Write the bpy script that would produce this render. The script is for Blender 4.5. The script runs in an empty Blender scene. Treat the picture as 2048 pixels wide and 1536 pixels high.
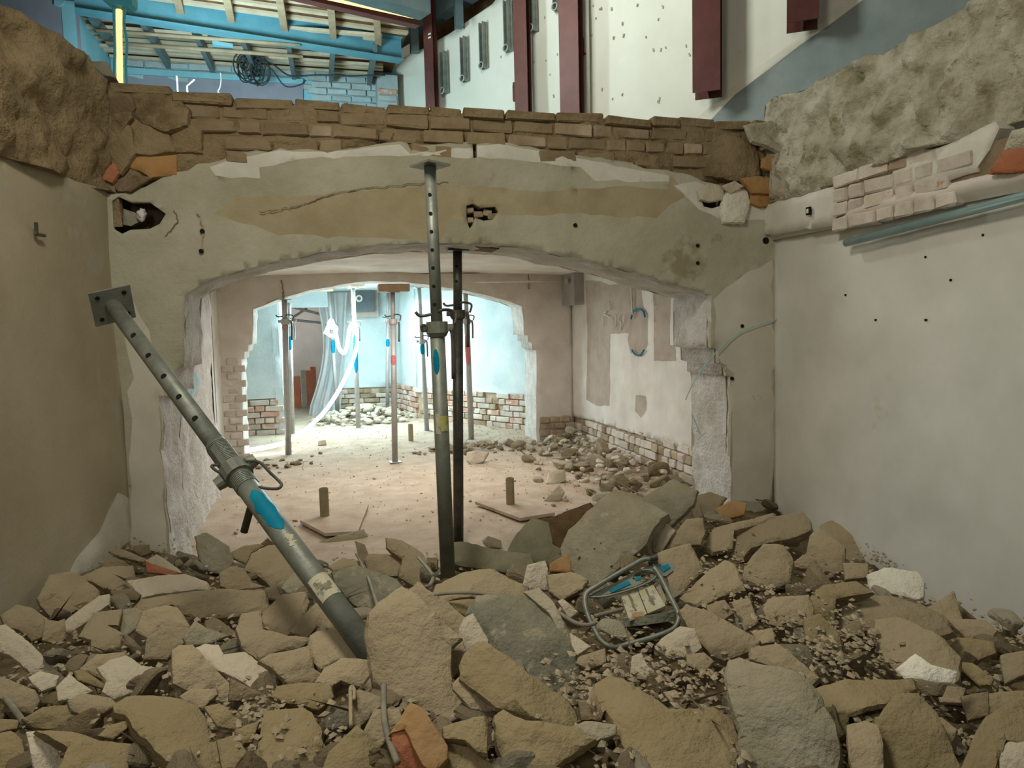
import bpy, bmesh, math, random
from mathutils import Vector, Matrix, noise
from mathutils.geometry import delaunay_2d_cdt
random.seed(7)
S = bpy.context.scene
COL = S.collection
F = 1480.0; H = 1.4

# ------------------------------------------------------------------ camera, world, lights
up = Vector((-.0248, -1, -.0831)).normalized()
Yv = Vector((-367, 0, F)); Yv.y = -(up.x*Yv.x+up.z*Yv.z)/up.y; Yv.normalize()
Xv = Yv.cross(up)
MC = Matrix((Xv, Yv, up))
def ray(x, y): return MC @ Vector((x-1024, y-768, F))
CAM = Vector((0, 0, H))
cam = bpy.data.objects.new('camera', bpy.data.cameras.new('camera')); COL.objects.link(cam)
r_, d_, f_ = MC @ Vector((1,0,0)), MC @ Vector((0,-1,0)), MC @ Vector((0,0,-1))
cam.matrix_world = Matrix.Translation(CAM) @ Matrix((r_, d_, f_)).transposed().to_4x4()
cam.data.sensor_width = 36; cam.data.lens = 36*F/2048; cam.data.clip_start = .05
S.camera = cam
S.view_settings.view_transform = 'Standard'; S.view_settings.look = 'None'
S.view_settings.gamma = 1; S.view_settings.use_curve_mapping = False
S.view_settings.exposure = 0.0
W = bpy.data.worlds.new('hall_light'); S.world = W; W.use_nodes = True
W.node_tree.nodes['Background'].inputs[0].default_value = (.90, .88, .72, 1)
W.node_tree.nodes['Background'].inputs[1].default_value = .15
def lamp(name, kind, loc, energy, color, size=1, target=None, size_y=None):
    L = bpy.data.lights.new(name, kind); L.energy = energy; L.color = color
    if kind == 'AREA':
        L.size = size
        if size_y: L.shape = 'RECTANGLE'; L.size_y = size_y
    elif kind != 'SUN': L.shadow_soft_size = size
    o = bpy.data.objects.new(name, L); COL.objects.link(o); o.location = loc
    if target is not None: o.rotation_euler = (Vector(target)-Vector(loc)).to_track_quat('-Z', 'Y').to_euler()
    return o
lamp('work_light_above', 'AREA', (-.3, 1.75, 3.5), 47, (1, .93, .77), .6, (1.2, 3.0, .3))
lamp('work_light_left', 'AREA', (-1.1, .4, 2.3), 11, (1, .94, .84), .5, (2.7, 3.6, .9))
lamp('work_light_tunnel', 'AREA', (.75, 6.6, 1.72), 34, (1, .94, .88), 1.2, (.75, 6.6, 0))
lamp('work_light_far_room', 'AREA', (.3, 10.6, 1.65), 66, (.76, .94, 1), .8, (.8, 4.6, .9))
lamp('far_room_ceiling_light', 'AREA', (.6, 10.4, 1.8), 46, (.72, .93, 1), 1.2, (.6, 10.4, 0))
lamp('far_room_glow', 'POINT', (-.3, 10.2, 1.2), 44, (.66, .93, 1), .12)
lamp('side_room_lamp', 'POINT', (-.9, 15.0, 1.6), 40, (1, .95, .9), .2)
lamp('hall_floodlight_cyan', 'AREA', (-1.0, 7.0, 3.3), 85, (.66, .94, 1), .6, (.6, 10, 4.0))
lamp('hall_floodlight_warm', 'AREA', (.6, 5.4, 4.6), 80, (.93, 1, .92), .8, (3.2, 6.6, 3.6))

# ------------------------------------------------------------------ helpers
def onp(x, y, p0, n):
    r = ray(x, y); n = Vector(n); return CAM + r*(n.dot(Vector(p0)-CAM)/n.dot(r))
def onX(x, y, X): return onp(x, y, (X,0,0), (1,0,0))
def onY(x, y, Y): return onp(x, y, (0,Y,0), (0,1,0))
def onZ(x, y, Z): return onp(x, y, (0,0,Z), (0,0,1))
def dep(x, y, d): return CAM + ray(x, y)*(d/F)
def P(s): return [tuple(float(v) for v in t.split(',')) for t in s.split()]

def tag(o, label=None, cat=None, group=None, kind=None):
    if label: o['label'] = label
    if cat: o['category'] = cat
    if group: o['group'] = group
    if kind: o['kind'] = kind
    return o
def empty(name, loc, label=None, cat=None, group=None):
    o = bpy.data.objects.new(name, None); COL.objects.link(o); o.location = loc
    o.empty_display_size = .05
    return tag(o, label, cat, group)
def mesh(name, vs, fs, mats, parent=None, fm=None, smooth=False):
    """one mesh object; vertices in world space"""
    me = bpy.data.meshes.new(name)
    off = Vector((0,0,0))
    if parent is not None:
        q = parent
        while q is not None: off += q.location; q = q.parent
    me.from_pydata([tuple(Vector(v)-off) for v in vs], [], fs)
    if not isinstance(mats, (list, tuple)): mats = [mats]
    for m in mats: me.materials.append(m)
    if fm:
        me.polygons.foreach_set('material_index', fm)
    if smooth: me.polygons.foreach_set('use_smooth', [True]*len(me.polygons))
    me.update()
    o = bpy.data.objects.new(name, me); COL.objects.link(o); o.parent = parent
    return o
class MB:
    def __init__(s): s.v = []; s.f = []; s.m = []
    def add(s, vs, fs, mi=0):
        b = len(s.v); s.v += [Vector(v) for v in vs]; s.f += [tuple(i+b for i in f) for f in fs]; s.m += [mi]*len(fs); return s
    def box(s, c, sz, ax=None, mi=0, bev=0):
        ax = ax or (Vector((1,0,0)), Vector((0,1,0)), Vector((0,0,1)))
        c = Vector(c); vs = []
        for i in (-1,1):
            for j in (-1,1):
                for k in (-1,1): vs.append(c+ax[0]*(i*sz[0]/2)+ax[1]*(j*sz[1]/2)+ax[2]*(k*sz[2]/2))
        return s.add(vs, [(0,1,3,2),(4,6,7,5),(0,4,5,1),(2,3,7,6),(0,2,6,4),(1,5,7,3)], mi)
    def bar(s, a, b, w, h=None, upv=(0,0,1), mi=0):
        a = Vector(a); b = Vector(b); h = h or w
        z = (b-a); L = z.length; z.normalize(); x = z.cross(Vector(upv))
        if x.length < 1e-3: x = z.cross(Vector((1,0,0)))
        x.normalize(); y = x.cross(z)
        return s.box((a+b)/2, (w, h, L), (x, y, z), mi)
    def cyl(s, a, b, r, r2=None, n=20, cap=True, mi=0):
        a = Vector(a); b = Vector(b); r2 = r if r2 is None else r2
        z = (b-a).normalized(); x = z.orthogonal().normalized(); y = z.cross(x)
        vs = []
        for p, rr in ((a, r), (b, r2)):
            for i in range(n):
                t = 2*math.pi*i/n; vs.append(p + x*(rr*math.cos(t)) + y*(rr*math.sin(t)))
        fs = [(i, (i+1)%n, n+(i+1)%n, n+i) for i in range(n)]
        if cap: fs += [tuple(range(n-1,-1,-1)), tuple(range(n, 2*n))]
        return s.add(vs, fs, mi)
    def tube(s, pts, r, n=8, mi=0):
        pts = [Vector(p) for p in pts]; vs = []; x = None
        for i, p in enumerate(pts):
            t = (pts[min(i+1, len(pts)-1)]-pts[max(i-1, 0)]).normalized()
            if x is None: x = t.orthogonal().normalized()
            x = (x - t*x.dot(t)).normalized(); y = t.cross(x)
            for k in range(n):
                a = 2*math.pi*k/n; vs.append(p+x*(r*math.cos(a))+y*(r*math.sin(a)))
        fs = [(i*n+k, i*n+(k+1)%n, (i+1)*n+(k+1)%n, (i+1)*n+k) for i in range(len(pts)-1) for k in range(n)]
        fs += [tuple(range(n-1,-1,-1)), tuple(range((len(pts)-1)*n, len(pts)*n))]
        return s.add(vs, fs, mi)
    def prism(s, poly, d, mi=0):
        """poly: world points (planar), extruded by vector d"""
        n = len(poly); d = Vector(d); vs = [Vector(p) for p in poly]+[Vector(p)+d for p in poly]
        return s.add(vs, [tuple(range(n)), tuple(range(2*n-1, n-1, -1))]+[(i, i+n, (i+1)%n+n, (i+1)%n) for i in range(n)], mi)
    def build(s, name, mats, parent=None, smooth=False):
        return mesh(name, s.v, s.f, mats, parent, s.m, smooth)
def smooth_pts(pts, k=4):
    pts = [Vector(p) for p in pts]; out = []
    for i in range(len(pts)-1):
        p0 = pts[max(i-1,0)]; p1 = pts[i]; p2 = pts[i+1]; p3 = pts[min(i+2,len(pts)-1)]
        for j in range(k):
            t = j/k
            out.append(.5*((2*p1)+(p2-p0)*t+(2*p0-5*p1+4*p2-p3)*t*t+(3*p1-p0-3*p2+p3)*t**3))
    return out+[pts[-1]]
def inpoly(x, y, poly):
    c = False; j = len(poly)-1
    for i in range(len(poly)):
        xi, yi = poly[i]; xj, yj = poly[j]
        if (yi > y) != (yj > y) and x < (xj-xi)*(y-yi)/(yj-yi)+xi: c = not c
        j = i
    return c
def edist(x, y, poly):
    b = 1e9; j = len(poly)-1
    for i in range(len(poly)):
        ax, ay = poly[j]; bx, by = poly[i]; dx = bx-ax; dy = by-ay
        t = max(0, min(1, ((x-ax)*dx+(y-ay)*dy)/(dx*dx+dy*dy+1e-12)))
        q = (x-ax-t*dx)**2+(y-ay-t*dy)**2
        if q < b: b = q
        j = i
    return math.sqrt(b)
def rough_open(line, step, amp, seed=0): return rough(line, step, amp, seed, True)+[line[-1]]
def rough(poly, step, amp, seed=0, opened=False):
    """subdivide a closed outline and jag it"""
    out = []; rn = random.Random(seed)
    for i in range(len(poly)-(1 if opened else 0)):
        a = Vector(poly[i]); b = Vector(poly[(i+1)%len(poly)]); L = (b-a).length; n = max(1, int(L/step))
        nn = Vector((-(b-a).y, (b-a).x))/(L+1e-9)
        for k in range(n):
            p = a.lerp(b, k/n)
            p += nn*(noise.noise(Vector((p.x*3/step*.35, p.y*3/step*.35, seed)))*amp*1.5 + rn.uniform(-.3,.3)*amp)
            out.append((p.x, p.y))
    return out
def triang(outline, holes, extra, spacing, jitter=.25, seed=1):
    rn = random.Random(seed)
    vs = []; es = []
    for poly in [outline]+holes+extra:
        b = len(vs); n = len(poly); vs += [Vector(p) for p in poly]; es += [(b+i, b+(i+1)%n) for i in range(n)]
    xs = [p[0] for p in outline]; ys = [p[1] for p in outline]
    y = min(ys)
    while y < max(ys):
        x = min(xs)
        while x < max(xs):
            px = x+rn.uniform(-jitter, jitter)*spacing; py = y+rn.uniform(-jitter, jitter)*spacing
            if inpoly(px, py, outline): vs.append(Vector((px, py)))
            x += spacing
        y += spacing
    v, e, f, *_ = delaunay_2d_cdt(vs, es, [], 0, 1e-5)
    v = [tuple(p) for p in v]; out = []
    for t in f:
        cx = sum(v[i][0] for i in t)/3; cy = sum(v[i][1] for i in t)/3
        if inpoly(cx, cy, outline) and not any(inpoly(cx, cy, h) for h in holes): out.append(tuple(t))
    return v, out
def sheet(name, outline, to3, nrm, mats, parent=None, holes=(), patches=(), spacing=.06, thick=.015, disp=None, smooth=True, kind=None, seed=1):
    """wall skin with real thickness. patches: (poly, material index, height offset)"""
    holes = list(holes); nrm = Vector(nrm)
    v, f = triang(outline, holes, [p[0] for p in patches], spacing, seed=seed)
    used = sorted({i for t in f for i in t}); mp = {o: k for k, o in enumerate(used)}
    V = []; 
    for i in used:
        x, y = v[i]; h = 0
        for p in patches:
            if p[2] and inpoly(x, y, p[0]): h = p[2]
        if disp: h += disp(x, y)
        V.append(to3(x, y)+nrm*h)
    fs = []; fm = []
    n0 = Vector((0,0,0))
    for t in f:
        t = tuple(mp[i] for i in t); a, b, c = V[t[0]], V[t[1]], V[t[2]]
        if (b-a).cross(c-a).dot(nrm) < 0: t = t[::-1]
        fs.append(t)
        cx = sum(v[used[i]][0] for i in t)/3; cy = sum(v[used[i]][1] for i in t)/3; m = 0
        for p in patches:
            if inpoly(cx, cy, p[0]): m = p[1]
        fm.append(m)
    # rim
    cnt = {}
    for t in fs:
        for a, b in ((t[0],t[1]),(t[1],t[2]),(t[2],t[0])):
            cnt[(a,b)] = 1
    rim = [(a,b) for (a,b) in cnt if (b,a) not in cnt]
    bk = {}
    for a, b in rim:
        for q in (a, b):
            if q not in bk: bk[q] = len(V); V.append(V[q]-nrm*thick)
    for a, b in rim: fs.append((b, a, bk[a], bk[b])); fm.append(0)
    o = mesh(name, V, fs, mats, parent, fm, smooth)
    if smooth:
        import array
        k = len(fm)-len(rim)
        sm = [True]*k+[False]*len(rim); o.data.polygons.foreach_set('use_smooth', sm)
    if kind: o['kind'] = kind
    return o
def nz(x, y, s, seed=0): return noise.noise(Vector((x*s, y*s, seed*7.3)))
def fbm(x, y, s, seed=0, o=4): return noise.fractal(Vector((x*s, y*s, seed*5.1)), 1.0, 2.0, o)

# ------------------------------------------------------------------ materials
def mat(name, c1, c2, scale=3, rough_=.9, bump=.3, bscale=40, bd=.012, metal=0, dust=0, axis=None, dustc=(.5,.42,.3), spot=None, rnd=0, c3=None, stretch=None):
    m = bpy.data.materials.new(name); m.use_nodes = True; N = m.node_tree.nodes; L = m.node_tree.links
    b = N['Principled BSDF']; b.inputs['Roughness'].default_value = rough_; b.inputs['Metallic'].default_value = metal
    b.inputs['Specular IOR Level'].default_value = .5 if (metal or rough_ < .6) else .15
    tc = N.new('ShaderNodeTexCoord'); vec = tc.outputs['Object']
    oi = N.new('ShaderNodeObjectInfo')
    if rnd:
        ad = N.new('ShaderNodeVectorMath'); ad.operation = 'MULTIPLY_ADD'
        cb = N.new('ShaderNodeCombineXYZ')
        for k in range(3): L.new(oi.outputs['Random'], cb.inputs[k])
        L.new(cb.outputs[0], ad.inputs[0]); ad.inputs[1].default_value = (37, 19, 23); L.new(vec, ad.inputs[2]); vec = ad.outputs[0]
    if stretch:
        mp = N.new('ShaderNodeMapping'); mp.inputs['Scale'].default_value = stretch; L.new(vec, mp.inputs[0]); vec = mp.outputs[0]
    n1 = N.new('ShaderNodeTexNoise'); n1.inputs['Scale'].default_value = scale; n1.inputs['Detail'].default_value = 6; n1.inputs['Roughness'].default_value = .62
    L.new(vec, n1.inputs['Vector'])
    cr = N.new('ShaderNodeValToRGB'); cr.color_ramp.elements[0].position = .32; cr.color_ramp.elements[1].position = .68
    cr.color_ramp.elements[0].color = (*c1, 1); cr.color_ramp.elements[1].color = (*c2, 1)
    if c3: e = cr.color_ramp.elements.new(.5); e.color = (*c3, 1)
    L.new(n1.outputs['Fac'], cr.inputs[0]); col = cr.outputs[0]
    if spot:   # (colour, scale, threshold)
        n3 = N.new('ShaderNodeTexNoise'); n3.inputs['Scale'].default_value = spot[1]; n3.inputs['Detail'].default_value = 5; n3.inputs['Roughness'].default_value = .7
        L.new(vec, n3.inputs['Vector'])
        c = N.new('ShaderNodeMapRange'); c.inputs['From Min'].default_value = spot[2]; c.inputs['From Max'].default_value = spot[2]+.06
        L.new(n3.outputs['Fac'], c.inputs['Value'])
        mx = N.new('ShaderNodeMix'); mx.data_type = 'RGBA'; L.new(c.outputs[0], mx.inputs['Factor']); L.new(col, mx.inputs['A']); mx.inputs['B'].default_value = (*spot[0], 1); col = mx.outputs['Result']
    if dust:
        g = N.new('ShaderNodeNewGeometry'); sx = N.new('ShaderNodeSeparateXYZ'); L.new(g.outputs['Normal'], sx.inputs[0])
        n4 = N.new('ShaderNodeTexNoise'); n4.inputs['Scale'].default_value = 9; n4.inputs['Detail'].default_value = 4; L.new(vec, n4.inputs['Vector'])
        a = N.new('ShaderNodeMath'); a.operation = 'MULTIPLY_ADD'; L.new(n4.outputs['Fac'], a.inputs[0]); a.inputs[1].default_value = .9; L.new(sx.outputs['Z'], a.inputs[2])
        c = N.new('ShaderNodeMapRange'); c.inputs['From Min'].default_value = .55; c.inputs['From Max'].default_value = 1.25; c.inputs['To Max'].default_value = dust
        L.new(a.outputs[0], c.inputs['Value'])
        mx = N.new('ShaderNodeMix'); mx.data_type = 'RGBA'; L.new(c.outputs[0], mx.inputs['Factor']); L.new(col, mx.inputs['A']); mx.inputs['B'].default_value = (*dustc, 1); col = mx.outputs['Result']
    if rnd:
        hs = N.new('ShaderNodeHueSaturation'); mr = N.new('ShaderNodeMapRange'); mr.inputs['To Min'].default_value = 1-rnd; mr.inputs['To Max'].default_value = 1+rnd*.7
        L.new(oi.outputs['Random'], mr.inputs['Value']); L.new(mr.outputs[0], hs.inputs['Value']); L.new(col, hs.inputs['Color']); col = hs.outputs[0]
    L.new(col, b.inputs['Base Color'])
    course = None
    if axis:
        t2 = N.new('ShaderNodeTexCoord'); s2 = N.new('ShaderNodeSeparateXYZ'); L.new(t2.outputs['Object'], s2.inputs[0]); c2 = N.new('ShaderNodeCombineXYZ')
        L.new(s2.outputs[axis], c2.inputs[0]); L.new(s2.outputs['Z'], c2.inputs[1])
        bt = N.new('ShaderNodeTexBrick'); bt.inputs['Scale'].default_value = 1; bt.inputs['Brick Width'].default_value = .25; bt.inputs['Row Height'].default_value = .08
        bt.inputs['Mortar Size'].default_value = .012; bt.inputs['Mortar Smooth'].default_value = 1; L.new(c2.outputs[0], bt.inputs['Vector']); course = bt.outputs['Fac']
    if bump:
        n2 = N.new('ShaderNodeTexNoise'); n2.inputs['Scale'].default_value = bscale; n2.inputs['Detail'].default_value = 5; n2.inputs['Roughness'].default_value = .65
        L.new(vec, n2.inputs['Vector'])
        bp = N.new('ShaderNodeBump'); bp.inputs['Strength'].default_value = bump; bp.inputs['Distance'].default_value = bd
        if course:
            ng = N.new('ShaderNodeMath'); ng.operation = 'MULTIPLY_ADD'; L.new(course, ng.inputs[0]); ng.inputs[1].default_value = -1.0; L.new(n2.outputs['Fac'], ng.inputs[2]); L.new(ng.outputs[0], bp.inputs['Height'])
        else: L.new(n2.outputs['Fac'], bp.inputs['Height']); L.new(bp.outputs[0], b.inputs['Normal'])
    return m
def emis(name, c, s):
    m = bpy.data.materials.new(name); m.use_nodes = True; b = m.node_tree.nodes['Principled BSDF']
    b.inputs['Base Color'].default_value = (*c, 1); b.inputs['Emission Color'].default_value = (*c, 1); b.inputs['Emission Strength'].default_value = s
    return m
M = {}
M['plaster'] = mat('limewash_plaster', (.37,.35,.25), (.52,.495,.39), 2.2, spot=((.31,.28,.18), 1.6, .60), bump=.5, bscale=22, bd=.015)
M['plaster_pier'] = mat('pier_limewash', (.54,.51,.42), (.68,.65,.56), 3, spot=((.42,.37,.27), 2.6, .64), bump=.5, bscale=22, axis='X')
M['plaster_white'] = mat('white_limewash', (.60,.58,.50), (.72,.70,.62), 5, bump=.3, bscale=45)
M['plaster_ochre'] = mat('ochre_stain', (.34,.28,.165), (.44,.38,.25), 4, bump=.3, bscale=30)
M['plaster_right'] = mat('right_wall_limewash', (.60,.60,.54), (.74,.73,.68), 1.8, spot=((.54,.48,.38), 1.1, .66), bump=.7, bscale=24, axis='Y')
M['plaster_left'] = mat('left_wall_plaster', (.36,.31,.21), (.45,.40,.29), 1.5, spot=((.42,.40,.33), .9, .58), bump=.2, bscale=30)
M['plaster_tunnel'] = mat('tunnel_whitewash', (.60,.54,.47), (.76,.72,.66), 3, bump=.7, bscale=22, axis='X')
M['plaster_side'] = mat('tunnel_side_whitewash', (.62,.58,.52), (.78,.75,.70), 3, bump=.7, bscale=22, axis='Y')
M['reveal'] = mat('hacked_whitewash', (.60,.56,.50), (.84,.82,.78), 7, bump=1, bscale=26, bd=.03)
M['patch_brown'] = mat('scraped_brown_patch', (.40,.33,.27), (.50,.43,.36), 6, bump=.3)
M['plaster_cool'] = mat('far_room_plaster', (.54,.64,.65), (.70,.80,.80), 2.5, bump=.3, bscale=25)
M['masonry'] = mat('rough_masonry', (.15,.11,.055), (.33,.26,.15), 5, bump=1, bscale=16, bd=.03, c3=(.28,.21,.12))
M['masonry_right'] = mat('rough_masonry_pale', (.25,.22,.13), (.62,.59,.49), 5, bump=1, bscale=16, bd=.03, c3=(.46,.43,.33), spot=((.25,.22,.11), 4, .60))
M['mortar'] = mat('dark_mortar', (.17,.13,.08), (.28,.22,.14), 8, bump=.6)
M['brick'] = mat('dusty_brick', (.24,.175,.10), (.33,.26,.16), 6, bump=.9, bscale=25, rnd=.12, spot=((.27,.15,.085), 4, .66))
M['brick_white'] = mat('whitewashed_brick', (.52,.45,.37), (.72,.66,.58), 6, bump=.6, bscale=30, rnd=.12, spot=((.46,.30,.20), 5, .64))
M['brick_damp'] = mat('damp_stained_brick', (.28,.20,.12), (.52,.43,.31), 5, bump=.7, bscale=30, rnd=.2)
M['brick_red'] = mat('red_brick', (.50,.27,.19), (.66,.48,.39), 5, bump=.8, bscale=22, rnd=.14, spot=((.68,.60,.52), 6, .50))
M['floor'] = mat('dusty_floor', (.42,.33,.24), (.58,.48,.37), 5, bump=.6, bscale=60, c3=(.50,.40,.30))
DC = (.40,.33,.215)
M['tan'] = mat('dusty_plaster_lump', (.27,.215,.135), (.39,.325,.22), 5, bump=.9, bscale=22, bd=.018, dust=.8, dustc=DC, rnd=.14)
M['yellow'] = mat('ochre_mortar_lump', (.24,.185,.095), (.34,.275,.16), 5, bump=.9, bscale=22, bd=.018, dust=.45, dustc=(.38,.31,.18), rnd=.12)
M['grey'] = mat('grey_green_mortar', (.25,.24,.17), (.42,.40,.31), 6, bump=.9, bscale=22, bd=.018, dust=.45, dustc=DC, rnd=.1, spot=((.50,.48,.40), 9, .6))
M['pale'] = mat('pale_plaster_lump', (.50,.44,.33), (.64,.58,.46), 5, bump=.9, bscale=22, bd=.018, dust=.4, dustc=(.60,.53,.40), rnd=.08)
M['white'] = mat('fresh_white_break', (.74,.71,.60), (.86,.83,.72), 6, bump=.9, bscale=22, bd=.018)
M['teal'] = mat('dark_painted_plaster', (.115,.13,.105), (.20,.215,.17), 7, bump=.9, bscale=22, bd=.018, spot=((.33,.31,.24), 14, .56), dust=.35, dustc=DC)
M['orange'] = mat('orange_brick_lump', (.34,.17,.06), (.48,.29,.12), 5, bump=.5, bscale=40, dust=.35, dustc=DC)
M['redclay'] = mat('red_clay', (.36,.13,.06), (.46,.20,.11), 6, bump=.5, bscale=40)
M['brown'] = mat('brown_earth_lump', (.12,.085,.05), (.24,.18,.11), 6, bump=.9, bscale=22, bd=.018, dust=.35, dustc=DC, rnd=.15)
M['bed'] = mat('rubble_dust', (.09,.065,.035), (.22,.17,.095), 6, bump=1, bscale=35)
M['gravel'] = mat('gravel_bits', (.32,.26,.165), (.50,.43,.31), 14, bump=.4, bscale=60)
M['steel'] = mat('galvanised_steel', (.165,.185,.155), (.28,.30,.26), 12, rough_=.48, bump=.12, bscale=60, metal=.35, spot=((.36,.33,.25), 8, .64))
M['cloth_steel'] = mat('green_grey_plate', (.17,.20,.16), (.27,.30,.25), 12, rough_=.6, bump=.2)
M['steel_far'] = mat('galvanised_steel_light', (.34,.33,.31), (.45,.44,.42), 8, rough_=.5, bump=.1, metal=.3)
M['steel_dark'] = mat('dark_steel', (.05,.05,.043), (.12,.12,.10), 12, rough_=.5, bump=.2, metal=.5)
M['blue'] = mat('blue_spray_paint', (.0,.17,.27), (.0,.24,.36), 12, rough_=.6, bump=0)
M['blue_faint'] = mat('faint_blue_spray', (.30,.50,.58), (.62,.72,.72), 14, bump=.6, bscale=30)
M['label'] = mat('worn_label', (.45,.42,.28), (.60,.57,.44), 20, spot=((.25,.26,.22), 30, .56), bump=.1)
M['yellowlabel'] = mat('yellow_label', (.42,.42,.10), (.55,.55,.2), 20, spot=((.25,.26,.22), 40, .56), bump=0)
M['redmark'] = mat('red_mark', (.50,.14,.14), (.6,.22,.2), 20, bump=0)
M['black'] = mat('black_void', (.012,.011,.009), (.02,.018,.015), 5, bump=0)
M['cyanmark'] = mat('turquoise_chalk', (.30,.62,.60), (.45,.74,.72), 14, bump=0)
M['maroon'] = mat('maroon_steel', (.085,.022,.018), (.13,.035,.028), 6, rough_=.5, bump=.1, metal=.1)
M['teal_steel'] = mat('blue_grey_steel', (.08,.12,.13), (.12,.17,.18), 6, rough_=.5, bump=.1)
M['beam_blue'] = mat('blue_painted_steel', (.09,.25,.32), (.13,.32,.39), 4, rough_=.6, bump=.1)
M['wood'] = mat('rafter_timber', (.30,.22,.14), (.42,.32,.21), 8, bump=.2, stretch=(1,1,1))
M['batten'] = mat('pale_batten', (.50,.40,.28), (.66,.55,.40), 6, bump=.2)
M['hatch'] = mat('brown_boarding', (.10,.05,.02), (.20,.11,.05), 5, bump=.3)
M['upper'] = mat('upper_wall_plaster', (.66,.65,.56), (.74,.73,.65), 1.6, bump=.2, bscale=20, spot=((.62,.57,.44), 2.2, .66))
M['dado'] = mat('grey_dado_paint', (.20,.24,.235), (.27,.31,.30), 3, bump=.35, bscale=20, rough_=.7)
M['lilac'] = mat('lilac_grey_paint', (.24,.24,.29), (.30,.30,.35), 3, bump=.1)
M['side_grey'] = mat('side_room_grey', (.42,.41,.40), (.5,.49,.48), 3, bump=.2)
M['sky_blue'] = mat('light_blue_paint', (.22,.46,.54), (.28,.53,.61), 3, bump=.15)
M['rubber'] = mat('black_cable', (.02,.03,.03), (.04,.05,.05), 8, rough_=.6, bump=0)
M['cable_grey'] = mat('dusty_cable', (.19,.18,.14), (.30,.28,.22), 14, rough_=.7, bump=.2)
M['pipe'] = mat('blue_grey_pipe', (.26,.40,.41), (.34,.50,.51), 5, rough_=.25, metal=.35, bump=.05)
M['led'] = emis('white_led_light', (.93,.99,1), 9)
M['led_warm'] = emis('warm_led', (1,.66,.25), 1.6)
M['led_white2'] = emis('white_led_tube', (1,.72,.30), 1.3)
M['sheetfilm'] = mat('translucent_film', (.62,.64,.64), (.74,.76,.76), 5, bump=.4, bscale=10, rough_=.4)
b = M['sheetfilm'].node_tree.nodes['Principled BSDF']; b.inputs['Alpha'].default_value = .72
M['cyanbox'] = mat('cyan_plastic', (.10,.62,.85), (.14,.68,.9), 5, rough_=.4, bump=0)
M['terracotta'] = mat('terracotta_block', (.52,.17,.09), (.62,.23,.13), 8, bump=.3)
M['greybox'] = mat('grey_sheet_metal', (.07,.09,.10), (.10,.125,.135), 6, rough_=.5, bump=.05)
M['rag'] = mat('white_rag', (.66,.6,.6), (.8,.75,.75), 10, bump=.5)
M['cloth'] = mat('dirty_green_cloth', (.10,.115,.075), (.20,.20,.13), 8, bump=.8, bscale=30, dust=.35, dustc=DC)
M['soil'] = mat('brown_soil', (.09,.055,.028), (.19,.125,.065), 12, bump=1, bscale=50)
M['wood_pale'] = mat('pale_timber_block', (.50,.36,.25), (.60,.45,.33), 10, bump=.2)

# ------------------------------------------------------------------ structure: arch wall
Y1 = 4.30; Y2 = 8.30; ZT = 2.72; XR = 2.82
def q1(s, Y=Y1): return [(onY(x, y, Y).x, onY(x, y, Y).z) for x, y in P(s)]
ptop = q1('228,388 262,383 290,372 350,345 420,326 465,311 560,298 640,301 655,307 690,300 720,294 800,282 812,288 822,302 836,292 880,289 1000,285 1080,298 1150,310 1230,322 1290,338 1330,343 1380,352 1402,364 1440,372 1462,384 1490,398 1530,412 1552,415')
arch1 = q1('1458,1130 1460,990 1459,754 1451,751 1451,731 1437,727 1436,702 1420,698 1421,590 1380,578 1300,556 1220,533 1150,515 1080,501 1020,491 960,489 900,487 840,486 780,489 700,498 600,514 520,534 450,553 400,570 369,588 369,735 355,740 354,790 321,794 324,900 332,1010 350,1130')
arch1 = [(x, z) if 0 < i < len(arch1)-1 else (x, -.15) for i, (x, z) in enumerate(arch1)]
for k in (0, -1): arch1[k] = (arch1[k][0], -.15)
TOPL = q1('190,152 300,166 410,184 500,192 640,199 870,212 1000,219 1170,226 1300,234 1400,231 1500,240 1560,243')
def ztl(x):
    if x <= TOPL[0][0]: return TOPL[0][1]
    for (xa, za), (xb, zb) in zip(TOPL, TOPL[1:]):
        if x <= xb: return za+(zb-za)*(x-xa)/(xb-xa)
    return TOPL[-1][1]
rtop = rough_open(ptop, .05, .012, 3)
# smooth the arc a little with jag
arc_j = []
for i in range(len(arch1)-1):
    a, b = Vector(arch1[i]), Vector(arch1[i+1]); n = max(1, int((b-a).length/.05))
    for k in range(n):
        p = a.lerp(b, k/n); arc_j.append((p.x+nz(p.x, p.y, 9, 1)*.012, p.y+nz(p.x, p.y, 9, 2)*.012))
arc_j.append(arch1[-1])
out1 = [(-1.17, -.15), (-1.17, ptop[0][1]+.01)]+rtop+[(XR, -.15)]+arc_j
hole_a = q1('225,402 238,394 262,405 300,405 318,418 332,428 320,448 300,458 262,460 245,468 228,458')
hole_b = q1('932,412 945,408 960,416 990,414 996,424 985,440 966,442 950,436 944,452 938,458 932,440')
hole_c = q1('1398,398 1418,402 1446,398 1440,412 1420,418 1404,414')
hole_d = q1('944,286 952,286 953,316 946,318')
w1 = empty('wall_arch', (0,0,0), kind=None) if False else None
def dispw(amp, s, seed): return lambda x, y: fbm(x, y, s, seed)*amp + nz(x, y, s*6, seed)*amp*.18
och1 = q1('880,480 560,470 430,430 470,395 620,390 760,380 850,372 940,372 1080,385 1250,372 1335,380 1340,350 1370,390 1310,436 1180,430 1000,430 900,440')
och2 = q1('430,352 520,356 560,340 700,320 1000,305 1120,330 1180,360 1180,335 1120,318 900,300 700,305 560,318 520,330')
wht1 = q1('470,318 560,302 640,306 800,290 820,308 1000,290 1150,316 1290,345 1335,352 1335,365 1190,362 1160,335 1000,318 800,312 600,318 520,335 520,355 430,352 420,335')
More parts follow.
